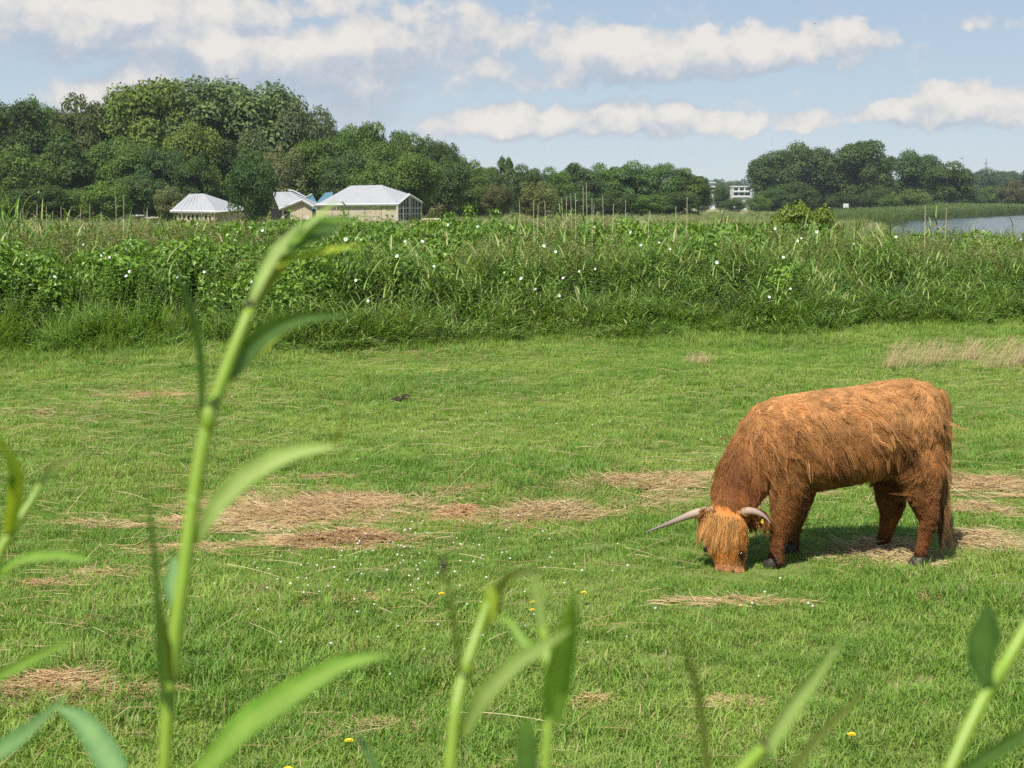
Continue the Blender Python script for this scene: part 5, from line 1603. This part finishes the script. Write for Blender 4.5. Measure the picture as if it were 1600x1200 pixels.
# horns
M_horn, t = new_mat('horn'); 
hf = tint_out(t)
hcol = t.ramp(hf, [(0, (.40, .24, .13)), (.25, (.42, .31, .22)), (.6, (.25, .19, .16)), (1.0, (.07, .06, .055))])
g = t.n('ShaderNodeTexCoord'); nz = t.noise(g.outputs['Object'], 60, 4.0)
hcol = t.mix(t.m('MULTIPLY', nz, .35), hcol, c4((.30, .22, .16)))
finish(t, hcol, .38, .45, normal=t.n('ShaderNodeBump', {'Height': nz, 'Strength': .25, 'Distance': .004}).outputs[0])
def horn(pts, r0):
    path = spline(np.array(pts), 22); acc = Acc(); n = len(path)
    fr = frames(path)
    rad = r0 * (1 - np.linspace(0, 1, n) ** 1.35) + .0025
    for i in range(n - 1):
        V = []
        for j in (i, i + 1):
            t_, a_, b_ = fr[j]
            V += [path[j] + rad[j] * (math.cos(q) * a_ + math.sin(q) * b_) for q in np.linspace(0, 6.2832, 12, endpoint=False)]
        acc.add(V, [(k, (k + 1) % 12, 12 + (k + 1) % 12, 12 + k) for k in range(12)], i / (n - 2))
    me = acc.mesh('horn', [M_horn])
    bm = bmesh.new(); bm.from_mesh(me); bmesh.ops.remove_doubles(bm, verts=bm.verts, dist=1e-5)
    for f in bm.faces: f.smooth = True
    bm.to_mesh(me); bm.free()
    return link('horn', me, cow)
horn([cw(1112, 799, -.22), cw(1092, 801, -.24), cw(1075, 806, -.27), cw(1055, 814, -.31), cw(1032, 823, -.35), cw(1008, 832, -.37)], .0275)
horn([cw(1148, 800, -.24), cw(1163, 799, -.27), cw(1176, 799, -.31), cw(1188, 803, -.36), cw(1197, 809, -.41), cw(1204, 818, -.45)], .0275)
# hairy bases of the horns
rts, dr, LL, cf = [], [], [], []
for (ax, ay, bx_, by_, d0_, d1_) in ((1118, 799, 1094, 801, -.23, -.245), (1142, 799, 1164, 799, -.235, -.275)):
    for k in range(70):
        u = rf_.uniform(); p = cw(ax + (bx_ - ax) * u, ay + (by_ - ay) * u, d0_ + (d1_ - d0_) * u)
        q = rf_.uniform(0, 6.28); p = p + np.array([0, math.cos(q), math.sin(q)]) * .022
        rts.append(p); dr.append(np.array([np.sign(bx_ - ax) * .8, math.cos(q) * .2, -.5]) + rf_.normal(0, .25, 3)); LL.append(rf_.uniform(.025, .05)); cf.append(np.array([.40, .185, .055]) * rf_.uniform(.6, 1.2))
locks('poll_hair', rts, dr, LL, 10, .006, cf, 810, .0012, None, .004)

# ears: cupped leaves with fringe, the near one carries a yellow tag
M_ear = plain('ear_hide', (.32, .135, .045), .8, .15)
M_tagm = plain('tag_yellow', (.55, .46, .04), .5, .3)
def ear(base, tip, out, wdt):
    base = np.array(base); tip = np.array(tip); d = tip - base; L = np.linalg.norm(d); d /= L
    s = np.cross(d, out); s /= np.linalg.norm(s); o_ = np.cross(s, d)
    V, Fc = [], []; m = 9; k = 7
    for i in range(m):
        u = i / (m - 1); ww = wdt * (math.sin(math.pi * min(u * .82 + .14, 1)) ** .8)
        for j in range(k):
            v = -1 + 2 * j / (k - 1)
            V.append(base + d * L * u + s * ww * v - o_ * wdt * .55 * (1 - v * v) * (1 - .5 * u))
    for i in range(m - 1):
        for j in range(k - 1): Fc.append((i * k + j, i * k + j + 1, (i + 1) * k + j + 1, (i + 1) * k + j))
    acc = Acc(); acc.add(V, Fc); V2 = [v - o_ * .006 for v in V]; acc.add(V2, [tuple(reversed(f)) for f in Fc])
    e = link('ear', acc.mesh('ear', [M_ear], True), cow)
    rts, dr, LL, cf = [], [], [], []
    for q in range(120):
        i = rf_.integers(0, m * k); p = V[i]; rts.append(p); dr.append(d * .5 + rf_.normal(0, .35, 3) + np.array([0, 0, -.7]) + o_ * .2); LL.append(rf_.uniform(.03, .065)); cf.append(np.array([.36, .15, .045]) * rf_.uniform(.5, 1.25))
    locks('ear_fringe', rts, dr, LL, 9, .006, cf, 900 + len(rts), .0012, e, .004)
    return e
er = ear(cw(1166, 806, -.21), cw(1203, 814, -.22), np.array([.2, -.9, -.25]), .058)
ear(cw(1112, 812, -.10), cw(1097, 824, -.03), np.array([-.3, -.8, -.3]), .04)
acc = Acc(); q = cw(1191, 816, -.265)
box(acc, q + (-.008, -.003, -.006), q + (.008, .003, .009)); box(acc, q + (-.004, -.004, .009), q + (.004, .004, .018))
link('ear_tag', acc.mesh('ear_tag', [M_tagm]), cow)

# eyes and nostrils
M_eye = plain('eye_dark', (.012, .008, .006), .12, .6, .05)
M_nos = plain('nostril', (.05, .022, .015), .6, .3)
EYES = [cw(1136, 859, -.25) + sd_ * q * 29 * PXM + fn * .055 for q in (1, -1)]
for e_ in EYES:
    acc = Acc(); ball(acc, e_, .017, 12, 8); link('eye', acc.mesh('eye', [M_eye], True), cow)
for q in (1, -1):
    acc = Acc(); ball(acc, cw(1141, 888, -.275) + sd_ * q * .040 + fn * .062, .0125, 10, 6, 1.2); link('nostril', acc.mesh('nostril', [M_nos], True), cow)

# hooves: two claws each
M_hoof = plain('hoof_horn', (.035, .026, .02), .45, .35, .3, 30)
for (px, py, dy) in ((1210, 880, -.18), (1236, 868, .16), (1438, 868, -.17), (1376, 858, .185)):
    c = cw(px, py, dy); acc = Acc()
    for s in (-1, 1):
        V = []
        for (zz, rx, ry_, ox) in ((.0, .046, .026, -.016), (.03, .042, .025, -.010), (.062, .034, .022, .0), (.075, .02, .014, .004)):
            V += [(c[0] + ox + rx * math.cos(q) * (1.25 if math.cos(q) < 0 else .9), c[1] + s * .028 + ry_ * math.sin(q), zz) for q in np.linspace(0, 6.2832, 12, endpoint=False)]
        acc.add(V, [(i * 12 + k, i * 12 + (k + 1) % 12, (i + 1) * 12 + (k + 1) % 12, (i + 1) * 12 + k) for i in range(3) for k in range(12)] + [tuple(range(36, 48)), tuple(range(11, -1, -1))])
    link('hoof', acc.mesh('hoof', [M_hoof], True), cow)
# ================================================================== NEAR SHOOTS in front of the camera (out of focus)
def blade_leaf_mat(name, base, tip, rib):
    m, t = new_mat(name)
    col = t.ramp(tint_out(t), [(0, base), (.6, tip), (1, rib)])
    g = t.n('ShaderNodeNewGeometry'); nz = t.noise(g.outputs['Position'], 90, 4.0)
    col = t.vm('SCALE', col, scale=t.m('MULTIPLY_ADD', nz, .5, .75))
    finish(t, col, .5, .28, .38, t.vm('MULTIPLY', col, (1.5, 1.5, .45)))
    return m
M_shoot = plain('shoot_stem', (.19, .29, .030), .42, .4, .18, 60)
M_node = plain('shoot_node', (.030, .020, .012), .6, .3)
M_bladeG = blade_leaf_mat('shoot_leaf_green', (.11, .235, .026), (.16, .30, .036), (.27, .39, .085))
M_bladeP = blade_leaf_mat('shoot_leaf_pale', (.20, .30, .07), (.26, .37, .09), (.36, .44, .16))
M_bladeD = blade_leaf_mat('shoot_leaf_dark', (.055, .125, .026), (.08, .16, .034), (.13, .22, .06))
M_bladeB = blade_leaf_mat('shoot_leaf_bluish', (.105, .22, .085), (.14, .27, .105), (.22, .35, .14))
M_bladeY = blade_leaf_mat('shoot_leaf_yellow', (.24, .33, .02), (.32, .40, .03), (.40, .46, .08))
M_bladeO = blade_leaf_mat('shoot_leaf_olive', (.095, .125, .022), (.13, .165, .03), (.18, .21, .055))
MATS = dict(G=M_bladeG, P=M_bladeP, D=M_bladeD, B=M_bladeB, Y=M_bladeY, O=M_bladeO)

def shoot_leaf(parent, root, pts, wpx, y0, y1, mat, face=(.25, -.75, .6), tipw=.06, lab=None, fold=.22):
    """leaf whose midrib follows real points from depth y0 to y1; blade spreads across a face direction"""
    n = 15
    Pp = spline(np.array(pts, float), n)
    L = np.linspace(0, 1, n)
    P3 = np.array([at(p[0], p[1], y0 + (y1 - y0) * u) for p, u in zip(Pp, L)]) - root
    wid = np.interp(L, np.linspace(0, 1, len(wpx)), wpx) / F * np.linspace(y0, y1, n)
    T = np.gradient(P3, axis=0); T /= np.linalg.norm(T, axis=1)[:, None]
    fc = np.array(face, float); fc /= np.linalg.norm(fc)
    acc = Acc(); V = []
    cross = np.array([-1, -.55, 0, .55, 1.0])
    for p, t_, w_ in zip(P3, T, wid):
        s = np.cross(t_, fc); s /= np.linalg.norm(s); nn = np.cross(s, t_)
        for c_ in cross: V.append(p + s * c_ * w_ / 2 + nn * abs(c_) ** 1.3 * w_ * fold)
    Fc, tt = [], []
    for i in range(n - 1):
        for j in range(4):
            Fc.append((i * 5 + j, i * 5 + j + 1, (i + 1) * 5 + j + 1, (i + 1) * 5 + j)); tt.append(.85 if j in (1, 2) and i % 1 == 0 else .35 + .25 * ((i * 7) % 3 == 0))
    acc.add(V, Fc, tt)
    me = acc.mesh('leaf', [mat], True)
    # raised midrib
    o = link('leaf', me, parent)
    if lab: o['label'] = lab
    return o

def shoot(name, label, stem_px, wpx, y0, y1, leaves, nodes=(), group='near shoots in front of the camera', mat=None):
    top = at(stem_px[-1][0], stem_px[-1][1], y1); b = at(stem_px[0][0], stem_px[0][1], y0)
    root = np.array([b[0] - .02, y0 + .03, float(gz(b[0], y0 + .03))])
    o = empty(name, root, label, 'plant', group)
    Pp = spline(np.array(stem_px, float), 24); L = np.linspace(0, 1, 24)
    P3 = np.array([at(p[0], p[1], y0 + (y1 - y0) * u) for p, u in zip(Pp, L)]) - root
    wid = np.interp(L, np.linspace(0, 1, len(wpx)), wpx) / F * np.linspace(y0, y1, 24) / 2
    low = spline([np.zeros(3), P3[0] * .5 + np.array([.01, 0, 0]), P3[0]], 8)[:-1]
    acc = Acc(); tube(acc, np.vstack([low, P3]), np.concatenate([np.full(7, wid[0] * 1.1), wid]), 10)
    link('stem', acc.mesh('stem', [mat or M_shoot], True), o)
    for (px, py, u, r_px, kind) in nodes:
        y = y0 + (y1 - y0) * u; acc = Acc(); ball(acc, at(px, py, y) - root, r_px * (.95 if kind == 'd' else .78) / F * y, 10, 7, 1.8)
        link('node', acc.mesh('node', [M_node if kind == 'd' else M_shoot], True), o)
    for lf in leaves:
        pts, w_, u0, du, mt = lf[:5]; kw = lf[5] if len(lf) > 5 else {}
        ya = y0 + (y1 - y0) * u0
        shoot_leaf(o, root, pts, w_, ya, ya + du, MATS[mt], **kw)
    return o

shoot('willow_herb_shoot', 'tallest blurred green shoot with long narrow leaves, left of the middle',
      [(256, 1210), (262, 1110), (273, 1000), (288, 890), (301, 790), (318, 690), (338, 620), (368, 540), (392, 482)], [18, 22, 22, 22, 22, 21, 20, 19, 17], .60, .66,
      [([(390, 492), (410, 442), (438, 394), (470, 350)], [14, 27, 33, 5], 1, .01, 'P', dict(face=(-.6, -.7, .4))),
       ([(444, 396), (474, 362), (502, 338), (528, 312)], [8, 20, 19, 3], 1, .03, 'P', dict(face=(-.5, -.7, .5))),
       ([(398, 478), (424, 436), (452, 396), (470, 368)], [9, 18, 16, 3], 1, .02, 'O', dict(face=(.3, -.9, .1))),
       ([(450, 398), (482, 384), (514, 366), (528, 352)], [8, 16, 13, 3], 1, .05, 'Y', dict(face=(-.3, -.7, .6))),
       ([(432, 418), (470, 405), (515, 393), (566, 384)], [8, 22, 18, 3], 1, .03, 'Y', dict(face=(-.2, -.6, .8))),
       ([(450, 392), (485, 370), (512, 360), (530, 354)], [12, 26, 22, 6], 1, .05, 'D', dict(face=(.2, -.8, .5))),
       ([(455, 380), (495, 352), (540, 345), (560, 348)], [10, 20, 16, 4], 1, .06, 'G'),
       ([(362, 590), (384, 548), (420, 515), (470, 497), (545, 492)], [12, 30, 34, 18, 3], .85, .02, 'D', dict(face=(.5, -.8, .0))),
       ([(358, 598), (400, 556), (440, 523), (480, 505)], [10, 24, 18, 3], .84, .035, 'Y', dict(face=(-.3, -.6, .7))),
       ([(318, 660), (322, 580), (312, 510), (292, 455), (268, 405)], [12, 20, 18, 15, 3], .72, -.04, 'D', dict(face=(-.7, -.7, .1), fold=.5)),
       ([(306, 850), (335, 800), (385, 750), (450, 715), (522, 698)], [10, 34, 44, 36, 10], .5, -.03, 'P', dict(face=(.2, -.7, .7))),
       ([(518, 700), (532, 676), (539, 634)], [14, 12, 3], .5, -.03, 'O'),
       ([(262, 1100), (256, 1000), (250, 900), (242, 830), (229, 760)], [18, 20, 18, 14, 3], .1, -.05, 'D', dict(face=(-.8, -.6, .1), fold=.5)),
       ([(264, 1060), (256, 1010), (255, 960)], [14, 26, 4], .15, -.02, 'O'),
       ([(276, 960), (268, 915), (272, 872)], [12, 24, 8], .35, .03, 'B'),
       ([(310, 1215), (385, 1140), (460, 1088), (540, 1042), (612, 1024)], [40, 74, 66, 40, 3], -.05, -.06, 'G', dict(face=(.1, -.6, .8), fold=.15)),
       ([(185, 1215), (158, 1165), (125, 1125), (88, 1105)], [46, 44, 30, 4], -.05, .06, 'B', dict(face=(-.1, -.7, .7)))],
      [(390, 483, 1, 9, 'd'), (326, 655, .64, 16, 'g'), (302, 790, .5, 15, 'g')])
shoot('willow_herb_shoot', 'cropped shoot at the left photo edge with a dark bent tip',
      [(-30, 1210), (-22, 1000), (-6, 880), (22, 825), (48, 785), (66, 752)], [18, 18, 17, 15, 12, 9], .70, .74,
      [([(66, 755), (80, 735), (104, 722), (132, 714)], [9, 12, 10, 3], 1, .0, 'O'),
       ([(58, 770), (72, 748), (92, 736)], [10, 12, 4], 1, -.01, 'D'),
       ([(10, 850), (20, 790), (22, 735), (-4, 682)], [14, 24, 24, 4], .6, -.03, 'Y', dict(face=(.5, -.8, .2))),
       ([(14, 800), (18, 750), (8, 705)], [10, 14, 3], .6, -.04, 'D'),
       ([(-20, 915), (30, 882), (85, 872), (145, 877)], [20, 32, 24, 3], .45, -.04, 'G', dict(face=(.1, -.5, .9))),
       ([(-25, 1068), (30, 1040), (80, 1015), (122, 993)], [14, 18, 14, 2], .3, -.05, 'G', dict(face=(-.2, -.9, .2))),
       ([(-25, 1190), (30, 1160), (70, 1125), (106, 1086)], [34, 42, 28, 3], .1, -.05, 'B', dict(face=(0, -.7, .7))),
       ([(48, 800), (75, 806), (98, 808)], [6, 12, 3], .9, .02, 'G')], [(66, 752, 1, 5, 'd')])
shoot('willow_herb_shoot', 'middle blurred shoot with a curled brown tip',
      [(702, 1210), (712, 1110), (726, 1050), (746, 990), (766, 932)], [19, 20, 20, 18, 10], .56, .60,
      [([(752, 985), (764, 950), (768, 928), (764, 912)], [16, 28, 24, 5], .95, .0, 'Y', dict(face=(-.2, -.9, .3), fold=.3)),
       ([(770, 945), (785, 912), (806, 896), (850, 893)], [14, 15, 12, 3], 1, -.01, 'O', dict(face=(.2, -.9, .1))),
       ([(722, 1055), (712, 970), (702, 915), (692, 872)], [10, 15, 12, 3], .4, -.05, 'O', dict(face=(-.7, -.7, 0))),
       ([(722, 1150), (755, 1092), (805, 1042), (850, 1012), (892, 984)], [16, 32, 32, 26, 4], .3, -.05, 'P', dict(face=(.1, -.7, .6)))],
      [(766, 934, 1, 15, 'g'), (728, 1046, .5, 14, 'g'), (775, 944, 1, 9, 'd'), (693, 884, 0.3, 7, 'd')])
shoot('willow_herb_shoot', 'blurred shoot right of the middle one with a pale bud tip and broad leaf',
      [(852, 1210), (856, 1130), (858, 1060), (854, 1010), (848, 985)], [14, 16, 16, 14, 12], .54, .57,
      [([(848, 992), (842, 950), (837, 925), (831, 900)], [14, 17, 15, 6], 1, .0, 'P', dict(face=(.1, -1, .1))),
       ([(862, 1130), (868, 1060), (880, 1005), (888, 965), (896, 925)], [30, 50, 40, 30, 4], .3, -.03, 'G', dict(face=(.2, -.9, .2))),
       ([(826, 1215), (824, 1175), (826, 1145), (828, 1124)], [36, 38, 36, 12], .0, -.04, 'B', dict(face=(-.2, -.9, .2), fold=.1)),
       ([(848, 1030), (820, 1006), (798, 975), (776, 962)], [8, 16, 12, 3], .8, .02, 'G', dict(face=(-.1, -.7, .7)))],
      [(879, 1022, .6, 9, 'd'), (850, 990, 1, 9, 'g')])
shoot('willow_herb_shoot', 'short blurred shoot at the bottom right of the middle with an upright pale leaf',
      [(1150, 1215), (1172, 1190), (1192, 1170)], [22, 22, 20], .52, .53,
      [([(1190, 1180), (1225, 1118), (1268, 1062), (1320, 994)], [26, 38, 26, 3], 1, .02, 'P', dict(face=(.5, -.8, .2))),
       ([(1235, 1205), (1285, 1140), (1330, 1100), (1352, 1074)], [14, 18, 12, 2], .6, .02, 'O', dict(face=(.4, -.9, .1))),
       ([(1108, 1215), (1098, 1110), (1084, 1050), (1064, 988)], [14, 17, 14, 2], .3, -.03, 'O', dict(face=(-.6, -.8, .1))),
       ([(590, 1215), (575, 1180), (552, 1138)], [14, 14, 2], .3, .08, 'D')], [(1192, 1172, 1, 10, 'd')])
shoot('willow_herb_shoot', 'bright stem leaning out of the photo at the lower right edge',
      [(1478, 1215), (1512, 1140), (1545, 1075), (1572, 1035), (1612, 965)], [21, 22, 22, 20, 18], .58, .62,
      [([(1546, 1078), (1533, 1030), (1537, 990), (1544, 945)], [14, 42, 56, 14], .5, -.03, 'B', dict(face=(-.1, -.95, .2), fold=.12)),
       ([(1500, 1210), (1545, 1180), (1585, 1155), (1630, 1130)], [18, 24, 24, 12], .1, -.03, 'D', dict(face=(.1, -.8, .5)))],
      [(1546, 1074, .5, 14, 'g')])

# ================================================================== AIR
hz = Acc(); box(hz, (-900, -80, -2.8), (1900, 1700, 46))
m_haze = bpy.data.materials.new('air'); m_haze.use_nodes = True
t = NT(m_haze.node_tree)
pv = t.n('ShaderNodeVolumePrincipled', {'Color': (.80, .88, 1.0, 1), 'Density': .00012, 'Anisotropy': .2})
mo = t.n('ShaderNodeOutputMaterial'); t.t.links.new(pv.outputs[0], mo.inputs['Volume'])
ho = tag(link('haze', hz.mesh('haze', [m_haze])), 'thin summer haze over the fields and the lake', kind='stuff')
